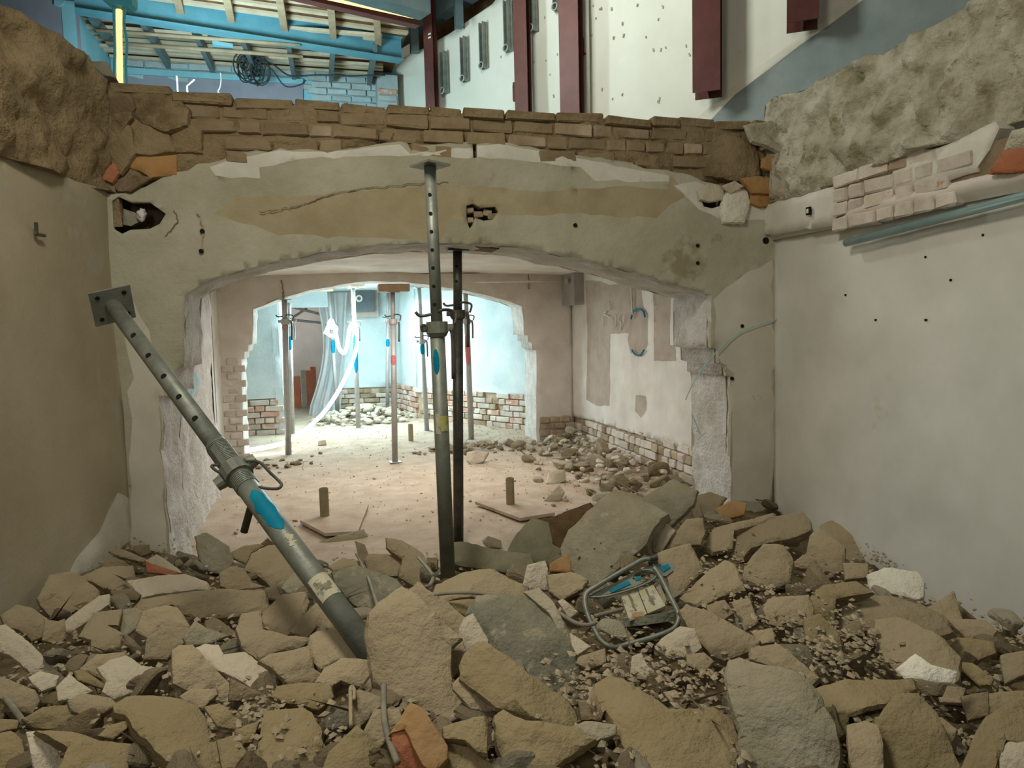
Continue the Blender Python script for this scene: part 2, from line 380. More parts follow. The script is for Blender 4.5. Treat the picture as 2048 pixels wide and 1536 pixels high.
wht2 = q1('245,640 265,600 300,660 325,790 322,900 335,1100 262,1110 262,700')
wht3 = q1('1440,382 1500,400 1530,412 1548,420 1548,440 1440,440 1395,420 1345,372 1390,362')
arch_plaster = sheet('wall_arch', out1, lambda x, z: Vector((x, Y1-.012, z)), (0,-1,0),
    [M['plaster'], M['plaster_ochre'], M['plaster_white'], M['plaster_pier']], holes=[hole_a, hole_b, hole_c, hole_d],
    patches=[(rough(och1, .06, .012, 5), 1, -.002), (rough(wht1, .06, .008, 6), 2, .004), (rough(wht3, .06, .01, 8), 2, .004), (rough(wht2, .07, .02, 8), 3, 0), (rough(q1('1425,600 1470,560 1540,520 1546,700 1546,1000 1462,1000 1462,752 1440,726 1424,698'), .08, .03, 9), 3, 0)],
    spacing=.045, thick=.03, disp=dispw(.012, 1.6, 3), kind='structure')
WA = arch_plaster; WA['label'] = 'segmental arch wall with flaking plaster below and bare brick along its broken top'
def ztop_at(x):
    for (xa, za), (xb, zb) in zip(ptop, ptop[1:]):
        if xa <= x <= xb: return za+(zb-za)*(x-xa)/(xb-xa+1e-9)
    return ptop[0][1] if x < ptop[0][0] else ptop[-1][1]
# core of the wall behind the plaster (mortar), recessed, with the rough reveal
core = [(-1.17, -.15), (-1.17, ztl(-1.08)-.03)]
for i in range(1, 40):
    x = -1.085+3.9*i/40; core.append((x, ztl(x)-.03-.02*abs(nz(x, 0, 3))))
core += [(XR, 2.62), (XR, -.15)] + arc_j
v, f = triang(core, [hole_a, hole_c], [], .09, seed=4)
mb = MB(); 
vc, fc = triang(core, [hole_a, hole_c, hole_b], [], .035, seed=4)
mb.add([Vector((x, Y1+.004-.022*fbm(x, z, 7, 4, 4)+.012*abs(nz(x, z, 25, 4)) if z > ztop_at(x)+.01 else Y1+.045, z)) for x, z in vc], fc)
mb.build('brick_core', M['masonry'], WA, True)
# reveal / soffit of the opening, hacked surface
def reveal(name, line, ya, yb, m, parent, ny=9, amp=.02, seed=2):
    pts = []
    for i in range(len(line)-1):
        a, b = Vector(line[i]), Vector(line[i+1]); n = max(1, int((b-a).length/.045))
        for k in range(n): pts.append(a.lerp(b, k/n))
    pts.append(Vector(line[-1])); V = []; Fs = []
    for j in range(ny+1):
        y = ya+(yb-ya)*j/ny
        for i, p in enumerate(pts):
            t = (pts[min(i+1,len(pts)-1)]-pts[max(i-1,0)]).normalized(); nn = Vector((-t.y, t.x))
            h = 0 if j == 0 else (noise.noise(Vector((p.x*9, y*7, p.y*9+seed)))+.4*noise.noise(Vector((p.x*30, y*25, p.y*30))))*amp
            q = p+nn*h; V.append((q.x, y, q.y))
    n = len(pts)
    for j in range(ny):
        for i in range(n-1): Fs.append((j*n+i, j*n+i+1, (j+1)*n+i+1, (j+1)*n+i))
    return mesh(name, V, Fs, m, parent, smooth=True)
rv_line = [p for p in arc_j]
reveal('reveal', rv_line, Y1-.012, 4.82, M['reveal'], WA, 10, .022)
# back face and top of the arch wall
bk = MB(); bk.add([Vector((x, 4.82, z)) for x, z in v], f); bk.build('rear_face', M['plaster_tunnel'], WA)
tp = MB(); tv = core[1:42]
for i in range(len(tv)-1):
    (xa, za), (xb, zb) = tv[i], tv[i+1]; tp.add([(xa, Y1+.03, za), (xb, Y1+.03, zb), (xb, 4.85, zb), (xa, 4.85, za)], [(0,1,2,3)])
tp.build('wall_top', M['masonry'], WA)
# bricks of the exposed band
brick_meshes = {}
def brick_mesh(key, L, h, d, seed):
    if key in brick_meshes: return brick_meshes[key]
    rn = random.Random(seed); bm = bmesh.new(); bmesh.ops.create_cube(bm, size=1)
    bmesh.ops.scale(bm, vec=(L, d, h), verts=bm.verts)
    bmesh.ops.bevel(bm, geom=bm.edges[:], offset=min(h, d)*.13, segments=1, affect='EDGES')
    for q in bm.verts: q.co += Vector((rn.uniform(-1,1), rn.uniform(-1,1), rn.uniform(-1,1)))*.005
    me = bpy.data.meshes.new('brick'); bm.to_mesh(me); bm.free(); brick_meshes[key] = me; return me
def put_brick(me, loc, rz, parent, m, tilt=0, sc=(1,1,1), name='brick'):
    o = bpy.data.objects.new(name, me); COL.objects.link(o); o.parent = parent
    q = parent; off = Vector((0,0,0))
    while q is not None: off += q.location; q = q.parent
    o.location = Vector(loc)-off; o.rotation_euler = (0, tilt, rz); o.scale = sc
    if not me.materials: me.materials.append(None)
    o.material_slots[0].link = 'OBJECT'; o.material_slots[0].material = m
    return o
def bm_kind(L, i): return brick_mesh((L, i), L, .068, .06, i*13+int(L*100))
rn = random.Random(11); z = 1.92; row = 0
while z < 2.70:
    x = -1.06 + rn.uniform(0, .12) + (row % 2)*.12
    while x < 2.70:
        L = rn.choice((.235, .235, .235, .115)); xc = x+L/2
        zt = min(ztop_at(xc-L*.4), ztop_at(xc+L*.4))
        zz = z - .012*xc
        cavity = inpoly(xc, zz, q1('236,330 246,310 300,310 320,345 240,350')) 
        if zz > zt-.03 and zz < ztl(xc)-.075 and not cavity and (xc > -.62 or rn.random() < .25) and rn.random() < .97:
            put_brick(bm_kind(L, rn.randrange(4)), (xc, Y1+.020+rn.uniform(-.010, .014), zz), rn.uniform(-.03,.03), WA, M['brick'] if rn.random() < .8 else M['brick_damp'], rn.uniform(-.03,.03))
        x += L+.012
    z += .079; row += 1
# capping course along the broken top
x = -1.05
while x < 2.7:
    L = rn.choice((.24, .30, .18)); put_brick(bm_kind(.235, rn.randrange(4)), (x+L/2, Y1+.03+rn.uniform(-.02,.03), ztl(x+L/2)-.035+rn.uniform(-.008,.008)), rn.uniform(-.1,.1), WA, M['masonry'], rn.uniform(-.05,.05), (L/.235, 1.6, .8), 'coping_brick'); x += L+.008
# brick inside the peeled patch
for k in range(5):
    x0, z0 = q1('%d,%d' % ((940, 958, 976, 986, 940)[k], (420, 428, 425, 432, 440)[k]))[0]
    put_brick(bm_kind(.115, k % 4), (x0, Y1+.028, z0), 0, WA, M['brick_damp'], rn.uniform(-.2,.2), (.45, .5, .5))
# cavity box behind the hole at the left
cv = MB(); cx, cz = q1('275,432')[0]; cv.box((cx, Y1+.22, cz), (.42, .02, .26)); cv.box((cx, Y1+.12, cz+.12), (.42, .2, .02)); cv.box((cx, Y1+.12, cz-.12), (.42, .2, .02)); cv.box((cx-.19, Y1+.12, cz), (.02, .2, .26)); cv.box((cx+.21, Y1+.12, cz), (.02, .2, .26))
cx2, cz2 = q1('1420,406')[0]; cv.box((cx2, Y1+.2, cz2), (.3, .02, .16))
cv.build('beam_pocket', M['brown'], WA)
# cracks in the plaster: thin grooves lying on the face
def groove(name, s, w, parent, m, Yp=Y1-.016, seed=0):
    pts = [Vector((onY(x, y, Yp).x, Yp, onY(x, y, Yp).z)) for x, y in P(s)]
    pp = smooth_pts(pts, 6); rr = random.Random(seed)
    pp = [p+Vector((rr.uniform(-1,1), 0, rr.uniform(-1,1)))*.006 for p in pp]
    mb = MB()
    for i in range(len(pp)-1):
        a, b = pp[i], pp[i+1]; t = (b-a).normalized(); n = Vector((-t.z, 0, t.x))*w*(.4+.6*rr.random())
        mb.add([a-n, b-n, b+n, a+n], [(0,1,2,3)])
    return mb.build(name, m, parent)
groove('crack', '520,425 560,418 595,412 622,403 660,390 720,378 780,372 850,366 895,365', .0035, WA, M['mortar'], seed=1)
groove('crack', '915,370 940,362 950,350 962,342 985,330', .003, WA, M['mortar'], seed=2)
groove('crack', '955,352 975,338 990,330', .002, WA, M['mortar'], seed=3)
groove('crack', '395,425 402,445 404,470 402,505', .006, WA, M['brick_damp'], seed=4)
groove('crack', '1396,478 1396,500 1396,527', .010, WA, M['plaster_ochre'], seed=5)
groove('crack', '330,470 345,458 355,435 348,420', .003, WA, M['mortar'], seed=7)
for s in ('404,462', '402,502', '1396,491', '1396,526', '1151,450', '1465,757', '1532,481', '1485,652'):
    x, y = P(s)[0]; p = onY(x, y, Y1-.022); mb = MB(); mb.cyl(p, p+Vector((0,.02,0)), .012 if x != 1532 else .022, n=10); mb.build('drill_hole', M['black'], WA)

# ------------------------------------------------------------------ right near wall
def toR(y, z): return Vector((XR, y, z))
def qX(s, X=XR): return [(onX(x, y, X).y, onX(x, y, X).z) for x, y in P(s)]
wr = sheet('wall_right', [(-1.5,-.2), (4.3,-.2), (4.3,2.0), (-1.5,2.0)], toR, (-1,0,0), [M['plaster_right'], M['plaster_ochre']], spacing=.07, thick=.05,
    disp=lambda a, b: fbm(a, b, 1.3, 9)*.012+nz(a, b, 14, 2)*.006, kind='structure')
wr['label'] = 'bluish white limewashed cellar wall on the right'
band_top = qX('1540,412 1590,401 1640,388 1690,374')
b1 = band_top+qX('1700,420 1690,452 1545,472')
b2 = qX('1838,312 1815,330 1803,388 1850,384 1900,372 1960,352 1984,345 1982,335 2005,300 2030,255 2020,244 1990,258 1940,283 1905,298 1870,303')
for k, pl in enumerate((b1, b2)):
    sheet('ledge_plaster', rough(pl, .06, .008, k), lambda y, z: Vector((XR-.075, y, z)), (-1,0,0), [M['plaster_white']], wr, spacing=.08, thick=.08, disp=dispw(.008, 3, k))
lg = MB(); lg.box((XR-.03, 1.4, 2.02), (.07, 5.8, .18)); lg.build('ledge_core', M['mortar'], wr)
V = []; Fs = []; ny_ = 90
for j in range(ny_+1):
    y = 4.3-5.7*j/ny_
    for i in range(9):
        t = i/8; big = 1 if y < 3.45 else .35+.65*max(0, 1-(y-3.45)/.15); rr_ = .055*math.sin(t*math.pi)*big+.012*fbm(y, t, 4, 3)+.004
        V.append((XR-.02-rr_, y, 1.885+.13*t*(.3+.7*big)))
for j in range(ny_):
    for i in range(8): c = j*9+i; Fs.append((c, c+1, c+10, c+9))
mesh('ledge_moulding', V, Fs, M['plaster_tunnel'], wr, smooth=True)
rn = random.Random(5)
for r in range(4):
    y = 3.62
    while y > 2.85:
        L = rn.choice((.115, .115, .2)); zc = 2.135-.078*r+(3.3-y)*.02
        if not (r == 0 and y < 3.0):
            put_brick(bm_kind(.235 if L > .15 else .115, rn.randrange(4)), (XR-.052, y-L/2, zc), math.pi/2, wr, M['brick_white'] if rn.random() < .88 else M['brick_damp'], rn.uniform(-.03,.03), (L/.235 if L > .15 else 1, 1, 1))
        y -= L+.012
# rough masonry above, broken top
topo = [(4.32, 2.02)]+[(4.32-.06*i, 2.74+.02*nz(i*.31, 0, 1, 8)) for i in range(0, 97)]+[(-1.5, 2.1)]
def roughd(a, b): return fbm(a, b, 2.2, 12, 5)*.07+abs(fbm(a, b, 5, 13, 4))*.085+fbm(a*1.4, b*.8, 14, 14, 3)*.022
sheet('masonry_springer', [topo[0]]+topo[1:]+qX('1978,262 1940,285 1870,300 1838,314 1800,328 1745,342 1700,352 1690,370 1590,398 1540,410'), lambda y, z: Vector((XR-.03, y, z)), (-1,0,0),
      [M['masonry_right']], wr, spacing=.026, thick=.14, disp=roughd)
cp = MB(); cp.box((XR+.42, 1.4, 2.64), (.75, 5.8, .2)); cp.build('wall_top', M['masonry_right'], wr)
# dark slots and hole marks
for s in ('1850,514', '1617,422', '1850,640', '1965,470', '1750,640', '1900,560', '1690,590'):
    x, y = P(s)[0]; p = onX(x, y, XR-.006 if x != 1617 else XR-.09); mb = MB(); mb.cyl(p, p+Vector((.03,0,0)), .006, n=8); mb.build('drill_hole', M['black'], wr)
p = onX(1617, 422, XR-.092); mb = MB(); mb.box(p, (.012, .035, .045)); o = mb.build('socket_mark', M['black'], wr); mb = MB(); mb.box(p-Vector((.007,0,0)), (.004, .018, .024)); mb.build('socket_centre', M['white'], wr)

# ------------------------------------------------------------------ left near wall
LD = Vector((-.1912, -.9816, 0)); LN = Vector((.9816, -.1912, 0)); L0 = Vector((-1.08, 4.31, 0))
def toL(s, z): return L0+LD*s+Vector((0,0,z))
def qL(st):
    out = []
    for x, y in P(st):
        p = onp(x, y, L0, LN); out.append(((p-L0).dot(LD), p.z))
    return out
lt = qL('232,388 210,378 150,362 125,350 80,335 40,322 0,308')
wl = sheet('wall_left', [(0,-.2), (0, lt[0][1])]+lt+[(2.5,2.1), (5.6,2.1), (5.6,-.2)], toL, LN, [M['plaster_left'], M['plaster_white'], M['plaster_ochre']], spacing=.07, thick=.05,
    patches=[(rough(qL('235,985 265,1000 262,1080 200,1130 130,1165 150,1120 200,1060'), .05, .01, 4), 1, .006),
             (rough(qL('0,310 40,322 80,335 125,350 150,362 215,382 215,470 180,480 160,430 110,440 60,430 0,420'), .06, .015, 9), 1, .003)] if False else
            [(rough(qL('235,985 262,1000 262,1080 200,1130 130,1165 150,1120 200,1060'), .05, .01, 4), 1, .006)],
    disp=lambda a, b: fbm(a, b, .9, 19)*.02+nz(a, b, 10, 2)*.003, kind='structure')
wl['label'] = 'brownish plastered cellar wall on the left'
sheet('masonry_springer', [(0, 1.95)]+[(.06*i, 2.74+.03*nz(i*.37, 3, 1, 8)) for i in range(0, 94)]+[(5.6, 2.1)]+[(a, b-.01) for a, b in reversed(lt)], toL, LN, [M['masonry']], wl, spacing=.035, thick=.12,
      disp=lambda a, b: fbm(a, b, 1.8, 22, 5)*.09+abs(fbm(a, b*1.6, 4, 23, 4))*.05+fbm(a, b, 14, 24, 3)*.02+.02-.05*math.exp(-((a-.55)**2+(b-2.4)**2)/.02)-.06*math.exp(-((a-.75)**2+(b-2.62)**2)/.006))
cp = MB(); c = toL(2.8, 2.6)-LN*.42; cp.box(c, (.7, 5.6, .2), (LN, LD, Vector((0,0,1)))); cp.build('wall_top', M['masonry'], wl)
p = toL(*qL('62,445')[0])+LN*.02; mb = MB(); mb.bar(p, p+Vector((0,0,-.05)), .012); mb.bar(p+Vector((0,0,-.05)), p+Vector((0,0,-.05))-LD*.06, .012); mb.build('iron_hook', M['steel_dark'], wl)

# ------------------------------------------------------------------ tunnel
def vwall(name, a, b, z0, z1, m, parent=None, spacing=.12, amp=.012, seed=1, patches=(), mats=None, side=1, thick=.1, out=None, holes=()):
    a = Vector((*a, 0)); b = Vector((*b, 0)); d = (b-a); Lh = d.length; d.normalize(); n = Vector((-d.y, d.x, 0))*side
    o = sheet(name, out or [(0,z0),(Lh,z0),(Lh,z1),(0,z1)], lambda u, z: a+d*u+Vector((0,0,z)), n, mats or [m], parent, holes=holes, patches=patches, spacing=spacing, thick=thick,
              disp=lambda u, z: fbm(u, z, 1.6, seed)*amp+nz(u, z, 15, seed)*amp*.4)
    if parent is None: o['kind'] = 'structure'
    return o, a, d, n
def brickrows(parent, a, d, n, u0, u1, z0, rows, m, lens=(.115, .235), seed=1, keep=lambda u, z: True, off=.004, name='brick'):
    rr = random.Random(seed); rz = math.atan2(d.y, d.x)
    for r in range(rows):
        u = u0+(r % 2)*.06
        while u < u1-.05:
            L = rr.choice(lens); zc = z0+.079*r+.034
            if keep(u+L/2, zc) and rr.random() < .96:
                p = a+d*(u+L/2)+n*(off-.03+rr.uniform(-.008,.012))+Vector((0,0,zc))
                put_brick(bm_kind(L, rr.randrange(4)), p, rz, parent, m[rr.randrange(len(m))], rr.uniform(-.02,.02))
            u += L+.012
# left tunnel side (thick part), pilaster end, then recess
wtl, *_ = vwall('wall_tunnel_left', (-.95, 6.62), (-.95, 4.75), -.05, 2.0, None, mats=[M['reveal'], M['blue_faint']], spacing=.05, amp=.03, seed=31, side=1,
    patches=[(rough([(.75, 1.02), (1.1,1.18), (1.15,1.45), (1.35,1.45), (1.4,1.1), (1.65,.95), (1.6,.8), (1.2,.85)], .05, .02, 3), 1, 0)])
vwall('wall_tunnel_left_return', (-1.12, 6.62), (-.95, 6.62), -.05, 2.0, M['plaster_tunnel'], seed=32, side=1)
vwall('wall_tunnel_left_rear', (-1.12, 8.32), (-1.12, 6.6), -.05, 2.0, M['plaster_tunnel'], seed=33, side=1)
# right tunnel wall with brick base
def qXu(s):   # plane X=2.78, u measured from Y=4.8
    return [(onX(x, y, 2.78).y-4.78, onX(x, y, 2.78).z) for x, y in P(s)]
pb = [rough(qXu(s), .05, .006, k) for k, s in enumerate((
    '1172,560 1200,562 1218,570 1250,566 1282,575 1288,640 1285,665 1220,668 1218,812 1195,812 1174,800',
    '1306,576 1340,590 1338,690 1350,690 1352,722 1307,722'))]
base_line = qXu('1140,832 1182,840 1230,855 1290,873 1340,890 1372,900')
outl = [(3.55, 2.0), (0, 2.0), (0, base_line[-1][1])]+base_line[::-1]+[(3.55, base_line[0][1])]
wtr, a_, d_2, n_ = vwall('wall_tunnel_right', (2.78, 4.78), (2.78, 8.33), -.05, 2.0, None, mats=[M['plaster_side'], M['patch_brown'], M['blue_faint']], spacing=.07, amp=.012, seed=35, side=1,
    patches=[(pb[0], 1, -.004), (pb[1], 1, -.004), (rough(qXu('1272,790 1292,792 1293,820 1284,836 1272,822'), .05, .004), 1, -.008),
             (qXu('1258,640 1264,622 1290,618 1294,628 1294,690 1284,712 1262,706 1256,680'), 1, -.01)], thick=.02, out=rough(outl, .06, .008, 2))
bb = MB(); bb.box((2.83, 6.56, .2), (.06, 3.56, .7)); bb.build('mortar_bed', M['brick_damp'], wtr)
brickrows(wtr, a_, d_2, n_, .0, 3.5, -.02, 6, [M['brick_white'], M['brick_white'], M['brick_damp']], lens=(.115, .115, .2) and (.115, .115, .235), seed=3,
          keep=lambda u, z: z < (.41-.05*u)+.0)
# blue spray ring on the right tunnel wall, drips and other marks
def markline(name, s, w, m, X=2.765, parent=None, plane='X'):
    pts = smooth_pts([onX(x, y, X) if plane == 'X' else onY(x, y, X) for x, y in P(s)], 5); mb = MB(); mb.tube(pts, w, 5); return mb.build(name, m, parent, True)
markline('blue_spray_arc', '1262,638 1266,624 1276,618 1286,622 1290,634', .009, M['blue'], parent=wtr)
markline('blue_spray_arc', '1264,700 1270,709 1280,710 1288,700', .008, M['blue'], parent=wtr)
for k, sx_ in enumerate(('1263,566 1264,600 1266,630', '1206,634 1207,652', '1213,622 1207,628 1218,632', '1224,634 1226,650', '1232,628 1232,648 1230,654', '1240,630 1238,640 1243,648 1240,660', '1250,630 1247,650', '1219,602 1220,620')):
    markline('white_stroke', sx_, .006 if k else .010, M['plaster_white'], parent=wtr)
# wall two with the second arch
arch2 = q1('1074,950 1072,699 1064,699 1064,685 1056,684 1056,671 1048,670 1044,613 1020,603 980,592 920,579 850,569 800,563 740,562 680,569 620,581 560,597 507,618 505,688 497,689 497,702 489,703 489,717 482,718 486,873 493,950', Y2)
arch2[0] = (arch2[0][0], -.1); arch2[-1] = (arch2[-1][0], -.1)
a2j = []
for i in range(len(arch2)-1):
    a, b2_ = Vector(arch2[i]), Vector(arch2[i+1]); n = max(1, int((b2_-a).length/.07))
    for k in range(n):
        p = a.lerp(b2_, k/n); a2j.append((p.x+nz(p.x, p.y, 7, 1)*.01, p.y+nz(p.x, p.y, 7, 2)*.01))
a2j.append(arch2[-1])
w2 = sheet('wall_rear_arch', [(-1.12,-.1), (-1.12, 2.0), (2.78, 2.0), (2.78, -.1)]+a2j, lambda x, z: Vector((x, Y2, z)), (0,-1,0), [M['plaster_tunnel'], M['masonry_right'], M['brick_red']], spacing=.08, thick=.02,
    patches=[(rough(q1('1080,845 1100,838 1135,845 1142,850 1142,910 1078,910', Y2), .05, .01), 1, 0), (rough(q1('1092,520 1110,520 1133,524 1133,548 1118,545 1100,535', Y2), .04, .01), 2, -.01)], disp=dispw(.014, 2.2, 41), kind='structure')
w2['label'] = 'second whitewashed arch wall at the end of the tunnel'
reveal('reveal', a2j, Y2, 8.8, M['reveal'], w2, 6, .015)
v2, f2 = triang([(-1.12,-.1), (-1.12, 2.0), (2.78, 2.0), (2.78, -.1)]+a2j, [], [], .3, seed=4)
bk = MB(); bk.add([Vector((x, 8.8, z)) for x, z in v2], f2); bk.build('rear_face', M['plaster_cool'], w2)
brickrows(w2, Vector((-1.12, Y2, 0)), Vector((1,0,0)), Vector((0,-1,0)), 0, .22, .0, 14, [M['brick_white']], lens=(.115,), seed=8, off=.006)
brickrows(w2, Vector((2.36, Y2, 0)), Vector((1,0,0)), Vector((0,-1,0)), 0, .42, -.1, 5, [M['brick_damp']], seed=9, off=.02)
groove('crack', '440,560 560,548 700,542 850,546 1000,545 1130,548', .006, w2, M['mortar'], Y2-.012, 9)
groove('crack', '563,560 566,580 567,600', .012, w2, M['brick_damp'], Y2-.012, 9)
groove('crack', '1058,545 1058,578', .012, w2, M['brick_damp'], Y2-.012, 9)
# ceiling of tunnel, far room and the floor of the hall above
def grid(name, x0, x1, y0, y1, sp, zf, m, kind='structure', flip=False):
    nx = int((x1-x0)/sp)+1; ny = int((y1-y0)/sp)+1; V = []; Fs = []
    for j in range(ny+1):
        for i in range(nx+1):
            x = x0+(x1-x0)*i/nx; y = y0+(y1-y0)*j/ny; V.append((x, y, zf(x, y)))
    for j in range(ny):
        for i in range(nx):
            a = j*(nx+1)+i; q = (a, a+1, a+nx+2, a+nx+1); Fs.append(q[::-1] if flip else q)
    o = mesh(name, V, Fs, m, None, smooth=True)
    if kind: o['kind'] = kind
    return o
grid('ceiling_tunnel', -1.2, 2.9, 4.8, 8.35, .12, lambda x, y: 1.93+.05*(1-((x-.8)/2)**2)+.02*fbm(x, y, 1.2, 50), M['plaster_tunnel'], flip=True)
grid('ceiling_far_room', -3.2, 3.2, 8.75, 13.0, .3, lambda x, y: 1.97+.02*fbm(x, y, 1.2, 51), M['plaster_cool'], flip=True)
us = MB(); us.box((-.2, 9.3, 2.36), (9.4, 8.8, .52)); o = us.build('floor_hall_above', M['masonry']); o['kind'] = 'structure'
grid('floor', -3.4, 3.6, 3.6, 17.0, .08, lambda x, y: .014*fbm(x, y, 2.5, 52)+.004*nz(x, y, 20, 3), M['floor'])
# ------------------------------------------------------------------ far room
BR = [M['brick_red'], M['brick_white'], M['brick_red']]
wf = []
def farwall(nm, a, b, bz, rows, seed, mi=BR):
    w, aa, dd, nn = vwall(nm, a, b, bz, 2.0, M['plaster_cool'], seed=seed, side=1, thick=.03, amp=.015,
        out=None)
    L = (Vector(b)-Vector(a)).length
    m = MB(); m.box(aa+dd*(L/2)-nn*.05+Vector((0,0,bz/2)), (L, .06, bz+.1), (dd, nn, Vector((0,0,1)))); m.build('mortar_bed', M['brick_damp'], w)
    brickrows(w, aa, dd, nn, 0, L-.1, 0, rows, mi, lens=(.235, .115), seed=seed, off=.02)
    return w
farwall('wall_far_left', (-.62, 10.2), (-3.2, 10.2), .48, 6, 61)
farwall('wall_far_right', (2.72, 8.8), (1.25, 11.1), .46, 6, 62, [M['brick_white'], M['brick_white'], M['brick_red'], M['brick_damp']])
farwall('wall_far_return', (1.25, 11.1), (1.0, 12.2), .46, 6, 63, [M['brick_red']])
farwall('wall_far_back', (1.0, 12.2), (-.05, 12.3), .40, 5, 64, [M['brick_damp'], M['brick_white']])
vwall('wall_far_jamb', (-.62, 10.9), (-.62, 10.2), 0, 2.0, M['plaster_cool'], seed=65, side=1)
vwall('wall_side_room', (-.05, 16.4), (-3.4, 16.4), 0, 2.6, M['patch_brown'], mats=[M['side_grey']], seed=66, side=1)
vwall('wall_side_room_right', (-.05, 12.3), (-.05, 16.4), 0, 2.6, M['plaster_cool'], seed=67, side=1)
vwall('wall_side_room_left', (-3.4, 16.4), (-3.4, 10.2), 0, 2.6, M['plaster_cool'], seed=68, side=1)
grid('ceiling_side_room', -3.5, 0, 12.9, 16.5, .5, lambda x, y: 2.2, M['patch_brown'], flip=True)
# lintel over the doorway to the side room
lm = MB(); lm.box((-.33, 12.0, 1.86), (.7, .12, .3)); o = lm.build('trim_1', M['plaster_cool']); o['kind'] = 'structure'

# ------------------------------------------------------------------ hall above
UA = Vector((.93, 10.07, 0)); UB = Vector((3.86, 4.92, 0)); UD = (UB-UA).normalized(); UN = Vector((UD.y, -UD.x, 0))
if UN.dot(CAM-UA) < 0: UN = -UN
def onU(x, y, o=0): return onp(x, y, UA+UN*o, UN)
def qU(s, o=0): return [((onU(x, y, o)-UA).dot(UD), onU(x, y, o).z) for x, y in P(s)]
topw = qU('780,126 812,112 850,95 900,66 945,35 985,8 1010,-25')
grey = qU('1420,240 1470,190 1540,138 1600,92 1660,50 1735,-5 1960,-5 1960,300 1420,300')
cream = qU('1390,240 1470,170 1540,118 1600,75 1650,35 1715,-20 1740,-5 1660,52 1600,94 1540,140 1470,192 1425,236')
hw = sheet('wall_hall', [(0, 2.6), (0, topw[0][1])]+topw+[(topw[-1][0]+.3, 6.2), (7.6, 6.2), (7.6, 2.6)], lambda u, z: UA+UD*u+Vector((0,0,z)), UN,
    [M['upper'], M['dado'], M['plaster_white']], patches=[(cream, 2, .006), (grey, 1, .0)], spacing=.12, thick=.3, disp=dispw(.012, 1.2, 71), kind='structure')
hw['label'] = 'tall plastered stair wall of the hall above the cellar'
rn = random.Random(3)
for k in range(46):   # chisel nicks in the wall
    x = rn.uniform(880, 1390); y = rn.uniform(5, 205)
    if y < 130-(x-780)*.5+20: continue
    p = onU(x, y, .008); d = Vector((0,0,1))*rn.uniform(.015,.035)+UD*rn.uniform(-.012,.012); mb = MB(); mb.bar(p-d/2, p+d/2, .008, .012); mb.build('chisel_nick', M['patch_brown'], hw)
# steel posts: H sections standing in front of the stair wall
def ibeam(mb, a, b, w, h, xdir, t=.014):
    a = Vector(a); b = Vector(b); z = (b-a).normalized(); x = (Vector(xdir)-z*z.dot(Vector(xdir))).normalized(); y = z.cross(x); c = (a+b)/2; L = (b-a).length
    mb.box(c+y*(h/2), (w, t, L), (x, y, z)); mb.box(c-y*(h/2), (w, t, L), (x, y, z)); mb.box(c, (t*.8, h, L), (x, y, z))
def post(xt, xb, yb, w, lab, off=.12, foot=True):
    t = onU(xt, -60, off+w*.5); bpt = onU(xb, yb, off+w*.5); t = Vector((bpt.x, bpt.y, t.z))
    r = empty('steel_post', bpt, lab, 'post', None)
    mb = MB(); ibeam(mb, bpt, t, w, w, UD*.6+Vector((.8,-.2,0))); mb.build('h_section', M['maroon'], r)
    return r
pA = post(862, 865, 218, .115, 'thin maroon steel post nearest the far corner, with two white dashes')
mb = MB()
for yy in (68, 75): p = onU(859, yy, .125+.115); mb.box(p, (.05, .004, .018), (UD, UN, Vector((0,0,1))))
mb.build('white_dash', M['white'], pA)
post(1046, 1048, 232, .14, 'maroon steel post between the row of brackets and the grey pipe')
pB = post(1143, 1145, 238, .19, 'wide dark maroon steel post beside the thin grey pipe')
post(1418, 1415, 190, .22, 'maroon steel post cut off above the grey painted dado', .10)
post(1610, 1605, 52, .22, 'short maroon steel post end at the top edge, farthest right', .10)
mb = MB(); a = onU(1172, -40, .06); b_ = onU(1176, 240, .06); mb.cyl(Vector((b_.x, b_.y, a.z)), b_, .026, n=12)
o = mb.build('vertical_pipe', M['plaster_right'], smooth=True); tag(o, 'thin pale vertical pipe beside the wide maroon post', 'pipe')
for (x, y) in ((1163, 95), (1033, 185)):
    p = onU(x, y, .05); mb = MB(); mb.box(p, (.07, .05, .16), (UD, UN, Vector((0,0,1)))); mb.box(p+UN*.03, (.03, .02, .2), (UD, UN, Vector((0,0,1)))); mb.bar(p+UN*.04-Vector((0,0,.09)), p+UN*.04+UD*.09-Vector((0,0,.09)), .015)
    o = mb.build('wall_clamp', M['maroon']); tag(o, 'small maroon clamp fixed ' + ('beside the wide maroon post' if x > 1100 else 'low beside the second maroon post'), 'clamp')
